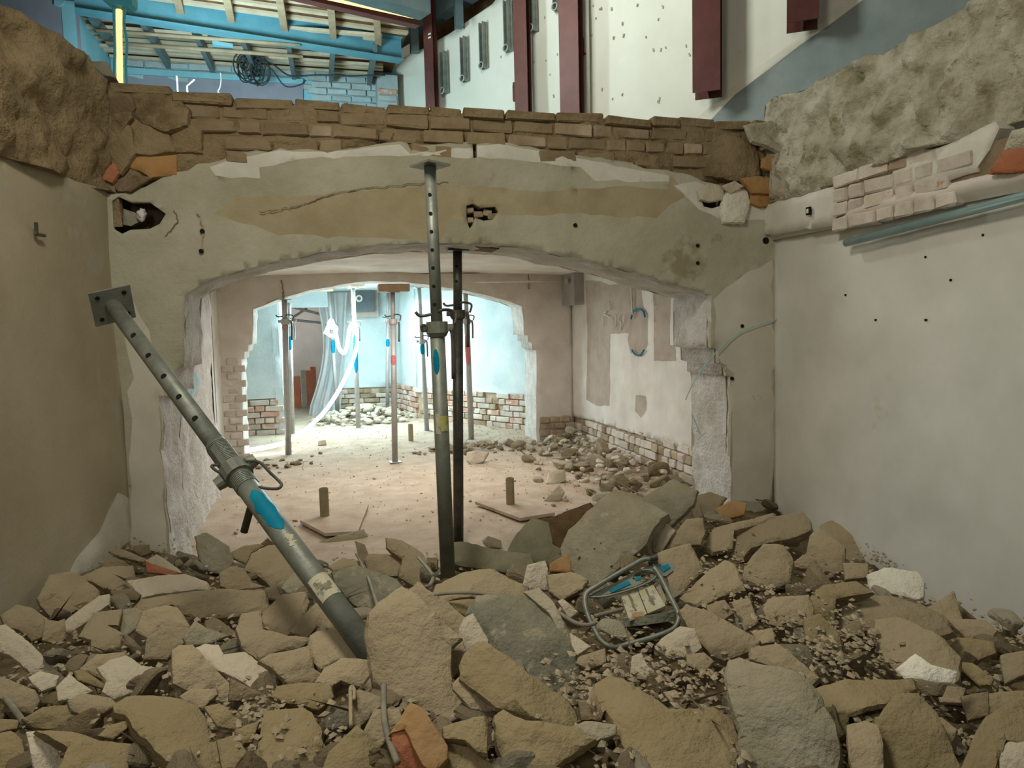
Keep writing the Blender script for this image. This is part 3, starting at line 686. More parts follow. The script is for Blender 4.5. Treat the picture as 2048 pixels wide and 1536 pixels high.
# step brackets: galvanised channels
bn = ['lowest and farthest', 'second from the far end', 'third from the far end', 'fourth from the far end, beside a post', 'fifth, between two maroon posts', 'highest in the row, cut by the top of the picture']
for k, (x, y0, y1) in enumerate(((892, 103, 188), (932, 74, 164), (970, 45, 138), (1019, 0, 104), (1069, -30, 64), (1117, -45, 22))):
    a = onU(x, y0, .03); b_ = onU(x, y1, .03); a = Vector((b_.x, b_.y, a.z)); w = .10
    r = empty('wall_bracket', b_, 'galvanised vertical step bracket, %s' % bn[k], 'bracket')
    mb = MB(); mb.box((a+b_)/2, (w, .012, (a-b_).length), (UD, UN, Vector((0,0,1))))
    for s in (-1, 1): mb.box((a+b_)/2+UD*(s*w*.28)+UN*.028, (.012, .05, (a-b_).length), (UD, UN, Vector((0,0,1))))
    mb.build('channel', M['steel'], r)
    mb = MB(); c = b_+UN*.06+Vector((0,0,.03)); pts = [c+Vector((0,0,1))*(.035*math.cos(t))+UD*(.035*math.sin(t)) for t in [i*.5 for i in range(14)]]; mb.tube(pts, .008, 6); mb.build('ring', M['steel_far'], r, True)
# back wall of the hall: plaster band, sill, brick strip
BA = onZ(225, 120, 4.6); BB = onZ(780, 155, 4.6); BA.z = BB.z = 0; BD = (BB-BA).normalized(); BN = Vector((BD.y, -BD.x, 0))
if BN.dot(CAM-BA) < 0: BN = -BN
def onB(x, y, o=0): return onp(x, y, BA+BN*o, BN)
LB = (BB-BA).length
hb = sheet('wall_hall_back', [(-1.5, 2.6), (LB+.3, 2.6), (LB+.3, 4.75), (-1.5, 4.75)], lambda u, z: BA+BD*u+Vector((0,0,z)), BN, [M['sky_blue']], spacing=.25, thick=.3, disp=dispw(.01, 1.5, 72), kind='structure')
u_b = lambda x, y: ((onB(x, y)-BA).dot(BD), onB(x, y).z)
pn = MB(); q = [onB(x, y, .04) for x, y in P('232,140 606,166 606,240 232,240')]; pn.prism(q, -BN*.03); pn.build('painted_panel', M['lilac'], hb)
pn = MB(); pn.prism([onB(x, y, .07) for x, y in P('232,133 606,158 606,168 232,146')], -BN*.06); pn.build('sill', M['sky_blue'], hb)
brick_hall = mat('pale_blue_brick', (.34,.40,.41), (.46,.53,.53), 6, bump=.6, rnd=.12)
aa = BA
u0, _ = u_b(606, 170); u1, _ = u_b(775, 180)
brickrows(hb, BA, BD, BN, u0+.05, u1+.1, 3.55, 13, [brick_hall], lens=(.235,), seed=12, off=.03)
brickrows(hb, BA, BD, BN, .1, u0, 4.38, 3, [brick_hall], lens=(.235,), seed=13, off=.03)
# left hall walls: light blue return and lilac face
q0 = onB(230, 130); ql = onZ(150, 15, 4.6)
def vq(name, pts, m, parent=None):
    mb = MB(); n = (pts[1]-pts[0]).cross(pts[2]-pts[0]).normalized()
    if n.dot(CAM-pts[0]) > 0: n = -n
    mb.prism(pts, n*.12); o = mb.build(name, m, parent)
    if parent is None: o['kind'] = 'structure'
    return o
A3 = Vector((BA.x-.02, BA.y, 0)); A2 = Vector((ql.x, ql.y, 0)); A1 = onp(70, 0, A2, (0,1,0)); A1.z = 0; A1.x -= 1.5
Z3 = Vector((0,0,1))
vq('wall_hall_left', [A3+Z3*2.6, A2+Z3*2.6, A2+Z3*5.2, A3+Z3*5.2], M['sky_blue'])
vq('wall_hall_front', [A2+Z3*2.6, A1+Z3*2.6, A1+Z3*5.6, A2+Z3*5.6], M['lilac'])
mb = MB(); p = onp(118, 0, A2-Vector((0,.02,0)), (0,1,0)); mb.prism([onp(x, y, A2-Vector((0,.02,0)), (0,1,0)) for x, y in P('108,-8 128,-8 128,6 118,13 108,10')], (0,.02,0)); o = mb.build('paint_blotch', M['sky_blue']); tag(o, 'light blue paint blotch on the lilac hall wall', 'paint')
# ceiling: boarded deck, battens, rafters
deck = [onZ(x, y, 4.66) for x, y in ((-200, 130), (778, 160), (862, -60), (930, -420), (-400, -420))]
mb = MB(); mb.prism(deck, (0,0,.05)); o = mb.build('ceiling_hall', M['hatch']); o['kind'] = 'structure'
CZ = 4.60
nb = 8; ORD = ('first','second','third','fourth','fifth','sixth','seventh','eighth')
bat0 = BA+BN*.12; 
for k in range(nb):
    c = bat0+BN*(.185*k)
    a = c+BD*(-.05 if k > 0 else .0); b2_ = c+BD*(LB-.1-.02*k)
    mb = MB(); jit = .012*math.sin(k*2.3)
    mb.bar(Vector((a.x, a.y, CZ+jit)), Vector((b2_.x, b2_.y, CZ+jit-.01)), .062, .03); o = mb.build('ceiling_batten', M['batten'])
    tag(o, '%s pale timber batten counted from the back wall of the hall' % ORD[k], 'batten', 'parallel battens under the hall ceiling behind the blue beam')
for k, (xa, ya, xb, yb) in enumerate(((182, 30, 222, 84), (284, 38, 337, 128), (385, 50, 425, 136), (480, 62, 512, 142), (575, 74, 588, 150), (666, 86, 662, 156), (750, 96, 738, 162))):
    a = onZ(xa, ya, 4.50); b2_ = onZ(xb, yb, 4.50); mb = MB(); mb.bar(a, b2_, .05, .11); o = mb.build('rafter', M['teal_steel'])
    tag(o, 'blue grey rafter below the battens, number-free row behind the blue beam' if False else '%s blue grey rafter from the left, behind the blue beam' % ORD[k], 'rafter', 'rafters behind the blue beam')
# long loose poles hung below
for k, (s, w) in enumerate((('192,60 600,90', .02), ('212,85 606,113', .022))):
    (x1, y1), (x2, y2) = P(s); mb = MB(); mb.cyl(onZ(x1, y1, 4.40), onZ(x2, y2, 4.40), w, n=8); o = mb.build('ceiling_pole', M['wood'], smooth=True)
    tag(o, ('upper' if k == 0 else 'lower')+' long thin wooden pole slung under the hall rafters', 'pole')
# big blue beam
a = onZ(150, 22, 4.42); b2_ = onZ(803, 122, 4.42); mb = MB(); ibeam(mb, a+Vector((0,0,.1)), b2_+Vector((0,0,.1)), .2, .24, (0,0,1)); 
mb = MB(); zz = Vector((0,0,1)); x_ = (b2_-a).normalized(); y_ = zz.cross(x_)
c = (a+b2_)/2; L = (b2_-a).length
mb.box(c, (L, .16, .014), (x_, y_, zz)); mb.box(c+zz*.24, (L, .16, .014), (x_, y_, zz)); mb.box(c+zz*.12, (L, .012, .24), (x_, y_, zz)); o = mb.build('steel_beam', M['beam_blue']); tag(o, 'long light blue steel beam crossing under the hall ceiling', 'beam')
# upper nearer rafters and boards beyond the beam
for k, (xa, ya, xb, yb) in enumerate(((350, -30, 366, 35), (450, -30, 466, 50), (556, -30, 571, 64), (660, -10, 667, 74), (752, 12, 757, 86))):
    p1 = onZ(xa, ya, 4.62); p2 = onZ(xb, yb, 4.62); mb = MB(); mb.bar(p1+Vector((0,0,.0)), p2, .07, .16); o = mb.build('rafter_end', M['wood'])
    tag(o, '%s brown rafter end from the left, over the blue beam' % ORD[k], 'rafter', 'timber rafter ends above the blue beam')
for k in range(7):
    y = 14+k*-14; x0 = 230; p1 = onZ(x0, -15-k*16, 4.64); p2 = onZ(815, 66-k*17, 4.64); mb = MB(); mb.bar(p1, p2, .07, .03); o = mb.build('deck_board', M['batten'])
    tag(o, '%s pale deck board in front of the blue beam, counted from it' % ORD[k], 'board', 'pale deck boards in front of the blue beam')
mb = MB(); mb.bar(onZ(560, -22, 4.45), onZ(835, 42, 4.45), .10, .12); o = mb.build('fascia_board', M['maroon']); tag(o, 'brown red fascia board carrying a glowing warm light strip', 'board')
mb = MB(); mb.bar(onZ(600, -16, 4.385), onZ(828, 34, 4.385), .035, .02); o = mb.build('light_strip', M['led_warm']); tag(o, 'glowing warm light strip under the brown fascia board', 'lamp')
mb = MB(); mb.bar(onZ(640, -42, 4.40), onZ(850, 16, 4.40), .2, .16); o = mb.build('edge_beam', M['teal_steel']); tag(o, 'dark teal steel beam at the top edge above the warm light strip', 'beam')
mb = MB(); a = UA-UN*.7+UD*-.5; mb.prism([a+Z3*3.0, a+UD*9+Z3*3.0, a+UD*9+Z3*7.5, a+Z3*7.5], -UN*.1); o = mb.build('wall_hall_upper', M['hatch']); o['kind'] = 'structure'
# steel above the stair wall: stringer and uprights
mb = MB(); a = onU(770, 112, .02); b2_ = onU(1010, -40, .02); d = (b2_-a).normalized(); n = UN
mb.bar(a+Vector((0,0,.12)), b2_+Vector((0,0,.12)), .16, .2); o = mb.build('sloping_stringer', M['teal_steel']); tag(o, 'blue grey steel stringer sloping along the top of the stair wall', 'beam')
mb = MB(); mb.bar(onU(770, 60, -.1), onU(990, -90, -.1), .12, .34); o = mb.build('timber_plate', M['hatch']); tag(o, 'dark timber plate behind the sloping steel stringer', 'timber')
for k, (x, y0, y1) in enumerate(((830, 40, 105), (918, 0, 55))):
    mb = MB(); a = onU(x, y1, .1); b2_ = onU(x, y0-40, .1); mb.bar(a, Vector((a.x, a.y, b2_.z)), .11, .09); o = mb.build('steel_upright', M['teal_steel']); tag(o, 'short blue grey upright on the sloping stringer, '+('far' if k == 0 else 'near')+' one', 'post')
mb = MB()
p = onB(768, 150, .2); 
for k in range(9): put = None
pier = empty('brick_pier', onB(770, 200, .15), 'narrow brick pier in the far corner of the hall', 'pier')
mb = MB(); c = onB(772, 170, .1); mb.box(Vector((c.x, c.y, 3.6)), (.26, .3, 1.9), (BD, BN, Z3)); mb.build('pier_core', brick_hall, pier)
for r in range(14): put_brick(bm_kind(.235, r % 4), Vector((c.x, c.y, 3.3+.08*r))+BN*.14, math.atan2(BD.y, BD.x), pier, M['brick_red'] if r % 4 == 1 else brick_hall)
# beam seat (grey box) at far right end of ceiling
# hanging cyan junction box with cables and a light tube
pb_ = dep(240, 8, 5.2); r = empty('hanging_cable_box', pb_, 'cyan plastic junction box hanging at the top left', 'junction box')
mb = MB(); 
me_pts = [dep(x, y, 5.2) for x, y in P('205,-10 264,-10 264,8 256,14 214,6 205,0')]; mb.prism(me_pts, MC@Vector((0,0,.08))); mb.build('box_body', M['cyanbox'], r)
lt_ = MB(); lt_.tube(smooth_pts([dep(x, y, 5.2) for x, y in P('238,20 238,60 239,110 240,160 241,175')], 4), .021, 8); o = lt_.build('light_tube', M['led_white2'], smooth=True); tag(o, 'warm white light tube hanging between two cyan cables', 'lamp')
for k, s in enumerate(('228,12 229,60 230,110 229,150 232,172', '250,14 248,50 254,90 251,130 254,172', '240,6 242,14 246,30 250,36')):
    mb = MB(); mb.tube(smooth_pts([dep(x, y, 5.18+.02*k) for x, y in P(s)], 4), .011, 6); o = mb.build('hanging_cable', M['cyanbox'] if k < 2 else M['wood_pale'], smooth=True)
    tag(o, ('left cyan cable beside the hanging light tube', 'right cyan cable beside the hanging light tube', 'short orange lead under the cyan junction box')[k], 'cable')
# cable tangle
rn = random.Random(21); mb = MB(); base = onB(500, 135, 1.2); z0 = onZ(500, 118, 4.4)
for k in range(16):
    c = dep(500+rn.uniform(-16, 22), 132+rn.uniform(-8, 18), 8.6); rr = rn.uniform(.05, .16); ph = rn.uniform(0, 6); pts = []
    for i in range(14):
        t = ph+i*.5; pts.append(c+Vector((math.cos(t)*rr*.7, rn.uniform(-.01,.01)+.05*math.sin(t*.5), math.sin(t)*rr)))
    mb.tube(pts, .008, 5)
mb.tube(smooth_pts([dep(x, y, 8.6) for x, y in P('485,112 520,120 545,128 575,150 600,152 640,150 700,152 770,150')], 4), .010, 5)
mb.tube(smooth_pts([dep(x, y, 8.6) for x, y in P('520,122 545,140 570,172 600,170 612,160')], 4), .008, 5)
o = mb.build('cable_tangle', M['rubber'], smooth=True); tag(o, 'dark tangled cable bundle hanging from the hall rafters', 'cable')
mb = MB(); mb.tube(smooth_pts([dep(x, y, 7.5) for x, y in P('441,145 442,160 440,175 436,184 441,200 441,320')], 4), .008, 5); o = mb.build('bent_wire', M['steel_far'], smooth=True); tag(o, 'pale bent wire standing on the broken wall top', 'wire')
for k, (s, nm_) in enumerate((('374,172 389,159', 'slanting pale stick behind the wall top'), ('353,152 354,158', 'short upright pale stick behind the wall top'))):
    (x1, y1), (x2, y2) = P(s); mb = MB(); a_, b_ = dep(x1, y1, 7), dep(x2, y2, 7)
    mb.tube([b_ if k == 0 else a_, a_ if k == 0 else b_, Vector(((a_ if k == 0 else b_).x, (a_ if k == 0 else b_).y, 2.62))], .007, 6); o = mb.build('stick', M['white']); tag(o, nm_, 'stick')
mb = MB()
for s in ('415,66 458,72 458,80 415,74', '425,88 466,95 466,102 425,97'): mb.prism([onZ(x, y, 4.44) for x, y in P(s)], (0,0,.04))
o = mb.build('junction_strip', M['sky_blue']); tag(o, 'small pale blue wiring boxes fixed between rafters', 'box')
# stone lumps on the far left wall top

# ------------------------------------------------------------------ steel props
def frame(a, b):
    z = (b-a).normalized(); tc = (CAM-(a+b)/2); y = (tc-z*tc.dot(z)).normalized(); x = y.cross(z); return x, y, z   # y faces the camera side
def arcpatch(name, a, z, x, y, t0, t1, r, a0, a1, m, parent, jag=.3, seed=0):
    sq = 'label' in name
    rn = random.Random(seed); V = []; Fs = []; n = 10; k = 12
    for j in range(k+1):
        t = t0+(t1-t0)*j/k; e = 1 if sq else math.sin(math.pi*min(1, max(0, j/k)))**.5
        w0 = a0+(a1-a0)*(.5-.5*e)*.8+rn.uniform(-.08,.08)*jag; w1 = a1-(a1-a0)*(.5-.5*e)*.8+rn.uniform(-.08,.08)*jag
        for i in range(n+1):
            q = w0+(w1-w0)*i/n; V.append(a+z*t+(x*math.sin(q)+y*math.cos(q))*(r+.0012))
    for j in range(k):
        for i in range(n): c = j*(n+1)+i; Fs.append((c, c+1, c+n+2, c+n+1))
    return mesh(name, V, Fs, m, parent, smooth=True)
def prop(base, top, ro, ri, joint, label, group=None, detail=2, m=None, mi=None, holes=None, plate=.12, base_plate=True, rot=.6, handle=1):
    a = Vector(base); b = Vector(top); m = m or M['steel']; mi = mi or m
    r = empty('steel_prop', a, label, 'prop', group)
    x, y, z = frame(a, b); L = (b-a).length; J = L*joint
    mb = MB(); mb.cyl(a, a+z*J, ro, n=24); mb.build('outer_tube', m, r, True)
    mb = MB(); mb.cyl(a+z*(J-.02), b, ri, n=24); mb.build('inner_tube', mi, r, True)
    px_, py_ = (x*math.cos(rot)+y*math.sin(rot)), (y*math.cos(rot)-x*math.sin(rot))
    mb = MB(); mb.box(b+z*.004, (plate, plate, .008), (px_, py_, z)); mb.build('top_plate', mi, r)
    if base_plate: mb = MB(); mb.box(a+z*.003, (plate, plate, .006), (px_, py_, z)); mb.build('base_plate', m, r)
    if detail:
        mb = MB(); mb.cyl(a+z*(J-.035), a+z*(J+.01), ro*1.45, n=14); mb.cyl(a+z*(J-.05), a+z*(J-.035), ro*1.15, ro*1.45, 14)
        for s in (-1, 1): mb.box(a+z*(J-.015)+x*(s*ro*1.7), (ro*.9, ro*.8, .03), (x, y, z))
        mb.build('collar_nut', mi if detail > 1 else m, r, False)
        mb = MB(); c = a+z*(J+.035); R = ro*2.3
        pts = [c+x*(R*math.sin(t))+y*(-R*.75*math.cos(t))+z*(.012*math.cos(t)) for t in [-2.7+i*.38 for i in range(15)]]
        pts = [c-x*(R*1.0)+y*.01-z*.04]+[c-x*R*1.15+z*.005, c-x*R*.8+z*.02, c-x*R*.3+y*ri+z*.02, c+x*0+y*ri*.6+z*.01, c+x*R*.9+z*.0, c+x*R*1.2+z*.018]
        mb.tube(smooth_pts(pts, 4), .0065*ro/.03, 7); mb.build('locking_pin', M['steel_dark'], r, True)
        if handle:
            mb = MB(); hx = -1; c = a+z*(J-.02)+x*(hx*ro*1.9)+y*ro*.6; mb.tube(smooth_pts([c, c-z*.05+x*hx*.004, c-z*.2, ], 4), .009*ro/.03, 8); mb.build('nut_handle', M['steel_dark'], r, True)
    if holes:
        for t in holes:
            c = a+z*t+(x*.25+y)*ri*.93
            d = (x*.25+y).normalized(); mb = MB(); mb.cyl(c, c+d*(ri*.11), .0075*ri/.024, n=10); mb.build('pin_hole', M['black'], r)
    return r, a, x, y, z, L
def along(a, z, L, px, py):   # parameter along a prop where it passes image row/col
    best = 0; bd = 1e9
    for i in range(401):
        t = L*i/400; c = MC.transposed() @ (a+z*t-CAM); u = 1024+F*c.x/c.z; v = 768+F*c.y/c.z; d = (u-px)**2+(v-py)**2
        if d < bd: bd = d; best = t
    return best
def aimprop(p0, d0, p1, d1, *args, **kw): return prop(dep(*p0, d0), dep(*p1, d1), *args, **kw)
# tall prop standing in front of the arch
a0 = dep(896, 1152, 3.0); b0 = dep(860, 333, 2.93)
r, a, x, y, z, L = prop(a0, b0, .030, .0235, .62, 'tall upright steel prop with square head plate and blue spray mark, nearest the camera', holes=[(b0-a0).length*f_ for f_ in (.93, .885, .842, .798, .755, .711, .667)], plate=.115, base_plate=False, rot=.7)
t0, t1 = along(a, z, L, 880, 748), along(a, z, L, 878, 698)
arcpatch('blue_paint_mark', a, z, x, y, t0, t1, .030, -.1, .75, M['blue'], r, seed=1)
t0, t1 = along(a, z, L, 884, 862), along(a, z, L, 882, 832)
arcpatch('yellow_label', a, z, x, y, t0, t1, .030, -1.0, .1, M['yellowlabel'], r, .1, 2); arcpatch('worn_label', a, z, x, y, t0-.01, t1+.01, .030, .1, .8, M['label'], r, .2, 3)
mb = MB(); c = a+z*(L*.62-.012)+x*.052+y*.02
mb.tube([c+(x*math.cos(t)+z*math.sin(t))*.012 for t in [i*.5 for i in range(14)]], .004, 6); mb.build('ring_lug', M['steel_dark'], r, True)
# rear prop under the arch crown, with plank
pb_ = onZ(917, 1089, 0); pt_ = Vector((pb_.x-.01, pb_.y+.0, onY(915, 503, pb_.y).z)); pt_.x = onY(915, 503, pb_.y).x
r, a, x, y, z, L = prop(pb_, pt_, .0325, .028, .80, 'dark upright steel prop wedged with a plank under the crown of the front arch', m=M['steel_dark'], mi=M['steel_dark'], holes=[(pt_-pb_).length*f_ for f_ in (.95, .90)], plate=.13, rot=.1)
pc = onY(940, 494, 4.5); mb = MB(); ax = (Vector((1,0,-.10)).normalized(), Vector((0,1,0)), Vector((.10,0,1)).normalized()); mb.box(pc+Vector((0,0,.006)), (.32, .22, .028), ax); mb.box(pc+Vector((-.02,0,.024)), (.2, .2, .012), ax)
o = mb.build('packing_plank', M['hatch']); tag(o, 'brown wooden packing plank between the dark prop head and the arch soffit', 'plank')
# leaning prop on the left
a0 = dep(753, 1322, 1.92); b0 = dep(226, 612, 3.0)
Ld = (b0-a0).length
r, a, x, y, z, L = prop(a0, b0, .0345, .031, .50, 'large steel prop leaning diagonally to the left across the rubble', holes=None, plate=.155, base_plate=False, rot=.35, handle=0, detail=0)
for s in ('270,686', '301,724', '333,766', '364,806', '398,847'):
    px, py = P(s)[0]; t = along(a, z, L, px, py); c = a+z*t+(x*.0+y)*.031*.93; c2 = c
    mb = MB(); d = (x*.12+y).normalized(); c = a+z*t+d*.031*.94; mb.cyl(c, c+d*.004, .0105, n=12); mb.build('pin_hole', M['black'], r)
tn = along(a, z, L, 478, 940)
mb = MB()
for i in range(30):
    t = tn-.085+i*.0075; 
    if abs(t-tn) > .028: mb.cyl(a+z*t, a+z*(t+.0045), .0372, n=22)
mb.build('thread', M['steel'], r)
mb = MB(); mb.box(a+z*(tn+.05)+(y*.9+x*.35).normalized()*.0355, (.02, .006, .13), ((x-y*.35).normalized(), y, z)); mb.build('slot_cover', M['steel'], r)
mb = MB(); mb.cyl(a+z*(tn-.028), a+z*(tn+.022), .047, n=14); mb.cyl(a+z*(tn+.022), a+z*(tn+.03), .047, .038, n=14)
for s in (-1, 1): mb.cyl(a+z*(tn-.002)+x*(s*.045), a+z*(tn-.002)+x*(s*.072), .024, .02, 12)
mb.build('collar_nut', M['steel'], r)
def onprop(px, py, dz=0): # point at prop depth near tn shifted
    c = a+z*tn+y*dz; n = y; return onp(px, py, c, n)
mb = MB(); mb.tube(smooth_pts([onprop(q, w, .02) for q, w in P('460,948 442,946 428,938 424,931 440,930 470,926 498,922 520,925 540,945 558,962 563,970 556,977 535,977 518,974')], 4), .0048, 8); mb.build('locking_pin', M['steel_dark'], r, True)
mb = MB(); mb.tube([onprop(506, 1002, -.02), onprop(500, 1020, -.05), onprop(488, 1064, -.10)], .012, 10); mb.build('nut_handle', M['steel_dark'], r, True)
arcpatch('blue_paint_mark', a, z, x, y, along(a, z, L, 572, 1068), along(a, z, L, 512, 992), .0345, -.95, .55, M['blue'], r, 1.6, 4)
arcpatch('white_scuff', a, z, x, y, along(a, z, L, 590, 1106), along(a, z, L, 572, 1082), .0345, -.6, .0, M['label'], r, 2.5, 5)
arcpatch('worn_label', a, z, x, y, along(a, z, L, 672, 1200), along(a, z, L, 642, 1158), .0345, -1.2, .7, M['label'], r, .5, 6)
mb = MB(); rn = random.Random(9)
for i in range(7):
    q = -.7+.16*i+rn.uniform(-.05,.05); t = along(a, z, L, 655, 1178)+rn.uniform(-.012,.012); d = x*math.sin(q)+y*math.cos(q); mb.box(a+z*t+d*.0362, (.009, .001, .028*rn.uniform(.5,1)), ((x*math.cos(q)-y*math.sin(q)), d, z))
mb.build('label_print', M['teal'], r)
# head plate holes
mb = MB()
for sx in (-1, 1):
    for sy in (-1, 1):
        px_, py_ = (x*math.cos(.35)+y*math.sin(.35)), (y*math.cos(.35)-x*math.sin(.35)); c = b0+px_*(sx*.05)+py_*(sy*.05); mb.cyl(c-z*.002, c+z*.010, .009, n=10)
mb.build('bolt_hole', M['black'], r)
# props of the tunnel and the far room
def tprop(bx, by, tx, ty, ro, ri, label, jy, Yb=None, blue=None, red=None, m=None, detail=1, zt=None):
    pb = onZ(bx, by, 0) if Yb is None else onY(bx, by, Yb)
    pt = onY(tx, ty, pb.y); L = (pt-pb).length
    J = (onY((bx+tx)/2, jy, pb.y).z-pb.z)/(pt.z-pb.z)
    r, a, x, y, z, L = prop(pb, pt, ro, ri, J, label, detail=detail, m=m or M['steel_far'], plate=.12, rot=.2)
    if blue: arcpatch('blue_paint_mark', a, z, x, y, along(a, z, L, bx, blue[1]), along(a, z, L, tx, blue[0]), ro, -1.3, 1.3, M['blue'], r, .3)
    if red: arcpatch('red_paint_mark', a, z, x, y, along(a, z, L, bx, red[1]), along(a, z, L, tx, red[0]), ro, -1.2, 1.2, M['redmark'], r, .6)
    return r
tprop(577, 910, 569, 600, .034, .030, 'pale steel prop at the left of the second arch, foot beside the glowing light hose', 640, red=(652, 658))
tprop(790, 924, 785, 585, .030, .024, 'steel prop under a thick timber block in the middle of the tunnel', 640, red=(710, 730))
tprop(585, 868, 578, 606, .030, .024, 'thin light steel prop just behind the leftmost one, blue spray mark', 645, blue=(672, 700))
tprop(717, 856, 706, 577, .032, .026, 'steel prop beside the wall cabinet, light hose hooked over it', 650, blue=(668, 745))
tprop(676, 836, 658, 583, .032, .026, 'steel prop in front of the hanging plastic film', 655, blue=(680, 706))
tprop(775, 832, 776, 586, .030, .022, 'blue marked steel prop just left of the one with the timber block, farther away', 640, blue=(678, 694))
tprop(854, 862, 838, 576, .032, .026, 'tilted steel prop left of the two tall front props', 680, blue=(688, 708))
tprop(943, 880, 931, 585, .034, .028, 'tilted steel prop with pink spray marks right of the dark front prop', 640, red=(665, 730))
p = onY(787, 576, 7.57); mb = MB(); mb.box(p, (.31, .16, .075)); o = mb.build('timber_block', M['wood_pale']); tag(o, 'thick pale timber block on the head of the middle tunnel prop', 'timber block')
for s, yy, lb in (('652,580', 10.9, 'orange lit timber offcut on the prop before the plastic film'), ('715,571', 10.4, 'timber offcut above the wall cabinet prop')):
    px, py = P(s)[0]; p = onY(px, py, yy); mb = MB(); mb.box(p, (.2, .12, .04)); o = mb.build('timber_offcut', M['wood_pale']); tag(o, lb, 'timber block')
# floor stubs and their boards
def stub(bx, by, ty, r_, lab, board=None, blab=None):
    pb = onZ(bx, by, 0); h = onY(bx, ty, pb.y).z; mb = MB(); mb.cyl(pb-Vector((0,0,.02)), pb+Vector((0,0,h)), r_, n=16, cap=False)
    mb.cyl(pb-Vector((0,0,.02)), pb+Vector((0,0,h)), r_*.8, n=16, cap=False); n = 16
    top = len(mb.v); mb.cyl(pb+Vector((0,0,h-.001)), pb+Vector((0,0,h)), r_, n=16, cap=False)
    ring = MB()
    for i in range(16):
        t1, t2 = 2*math.pi*i/16, 2*math.pi*(i+1)/16; c = pb+Vector((0,0,h))
        mb.add([c+Vector((math.cos(t1),math.sin(t1),0))*r_, c+Vector((math.cos(t2),math.sin(t2),0))*r_, c+Vector((math.cos(t2),math.sin(t2),0))*r_*.8, c+Vector((math.cos(t1),math.sin(t1),0))*r_*.8], [(0,1,2,3)])
    mb.cyl(pb+Vector((0,0,h-.03)), pb+Vector((0,0,h-.02)), r_*.8, n=16, mi=1)
    o = mb.build('pipe_stub', [M['tan'], M['black']], smooth=False); tag(o, lab, 'pipe')
    if board:
        q = [onZ(x, y, .035) for x, y in P(board)]; mb = MB(); mb.prism(q, (0,0,-.022)); o = mb.build('floor_board', M['floor']); tag(o, blab, 'board')
stub(650, 1041, 976, .033, 'short dusty pipe stub standing on the left floor board', '640,1008 737,1008 716,1062 650,1066 600,1040', 'dusty square board on the floor around the left pipe stub')
stub(1021, 1017, 956, .032, 'short dusty pipe stub standing on the right floor board', '950,1003 1035,995 1110,1025 1040,1036', 'dusty board on the floor around the right pipe stub')
stub(822, 881, 848, .03, 'distant short pipe stub between two props', None)
# light hose, plastic film, cabinet, red blocks
def hose(name, s, r_, m, parent=None):
    mb = MB(); mb.tube(smooth_pts([dep(x, y, d) for x, y, d in [tuple(map(float, t.split(','))) for t in s.split()]], 6), r_, 8); return mb.build(name, m, parent, True)
o = hose('light_hose', '480,905,8.1 500,900,8.15 540,893,8.25 577,882,8.5 610,860,8.8 645,828,9.2 675,785,9.5 700,735,9.8 713,695,10 713,660,10 709,646,10.0 700,655,10 694,690,10.1 688,706,10.1 678,695,10.1 670,660,10.2 662,640,10.2 655,665,10.2 668,672,10.2 672,655,10.2 660,650,10.2 650,668,10.2', .024, M['led'])
tag(o, 'glowing white light hose sagging from the props down to the left pier', 'light hose')
# translucent film curtain
V = []; Fs = []; nx, ny = 26, 18
for j in range(ny+1):
    for i in range(nx+1):
        u = i/nx; v_ = j/ny; x0 = 628+(618-628)*v_+22*math.sin(math.pi*min(1, v_*1.1))*(1 if v_ < .9 else .5); x1 = 700-20*v_
        xx = x0+(x1-x0)*u; yy = 585+(838-585)*v_; p = onY(xx, yy, 12.15+.07*math.sin(u*19+v_*2)+.03*math.sin(u*41)); V.append(p)
for j in range(ny):
    for i in range(nx): c = j*(nx+1)+i; Fs.append((c, c+1, c+nx+2, c+nx+1))
o = mesh('plastic_film', V, Fs, M['sheetfilm'], smooth=True); tag(o, 'translucent dusty plastic film hanging beside the doorway to the side room', 'plastic sheet')
cab = empty('wall_cabinet', onY(728, 630, 12.1), 'dark grey wall cabinet with round white dial on the far back wall', 'cabinet')
c = onY(728, 600, 12.12); w_ = onY(748, 600, 12.1).x-onY(708, 600, 12.1).x; h_ = .42
mb = MB(); mb.box(c, (w_+.12, .1, h_+.12)); mb.build('frame', M['patch_brown'], cab)
mb = MB(); mb.box(c-Vector((0,.08,-.02)), (w_, .1, h_)); mb.build('body', M['greybox'], cab)
c2 = onY(718, 597, 11.98); mb = MB(); mb.cyl(c2, c2-Vector((0,.02,0)), .055, n=20); d_o = mb.build('dial', M['white'], cab)
mb = MB(); mb.cyl(c2-Vector((0,.02,0)), c2-Vector((0,.026,0)), .03, n=16); mb.build('dial_centre', M['greybox'], d_o)
for k, (x0, x1, y0, y1) in enumerate(((589, 600, 752, 795), (604, 611, 740, 792), (612, 622, 741, 797), (623, 631, 734, 797))):
    p0 = onY(x0, y1, 13.6); p0.z = 0; p1 = onY(x1, y0, 13.6); mb = MB(); mb.box(((p0.x+p1.x)/2, 13.6+.05*k, (p0.z+p1.z)/2), (p1.x-p0.x, .2, p1.z-p0.z))
    for q in range(3): mb.box((p0.x+(p1.x-p0.x)*(q+.5)/3, 13.49+.05*k, (p0.z+p1.z)/2), ((p1.x-p0.x)*.18, .02, p1.z-p0.z))
    o = mb.build('clay_block', M['terracotta'] if k != 1 else M['patch_brown']); tag(o, ('short orange clay block stack, leftmost behind the pale prop', 'dull narrow slab between the orange clay blocks', 'orange ribbed clay block right of the dull slab', 'tallest orange clay block against the plastic film')[k], 'clay block')
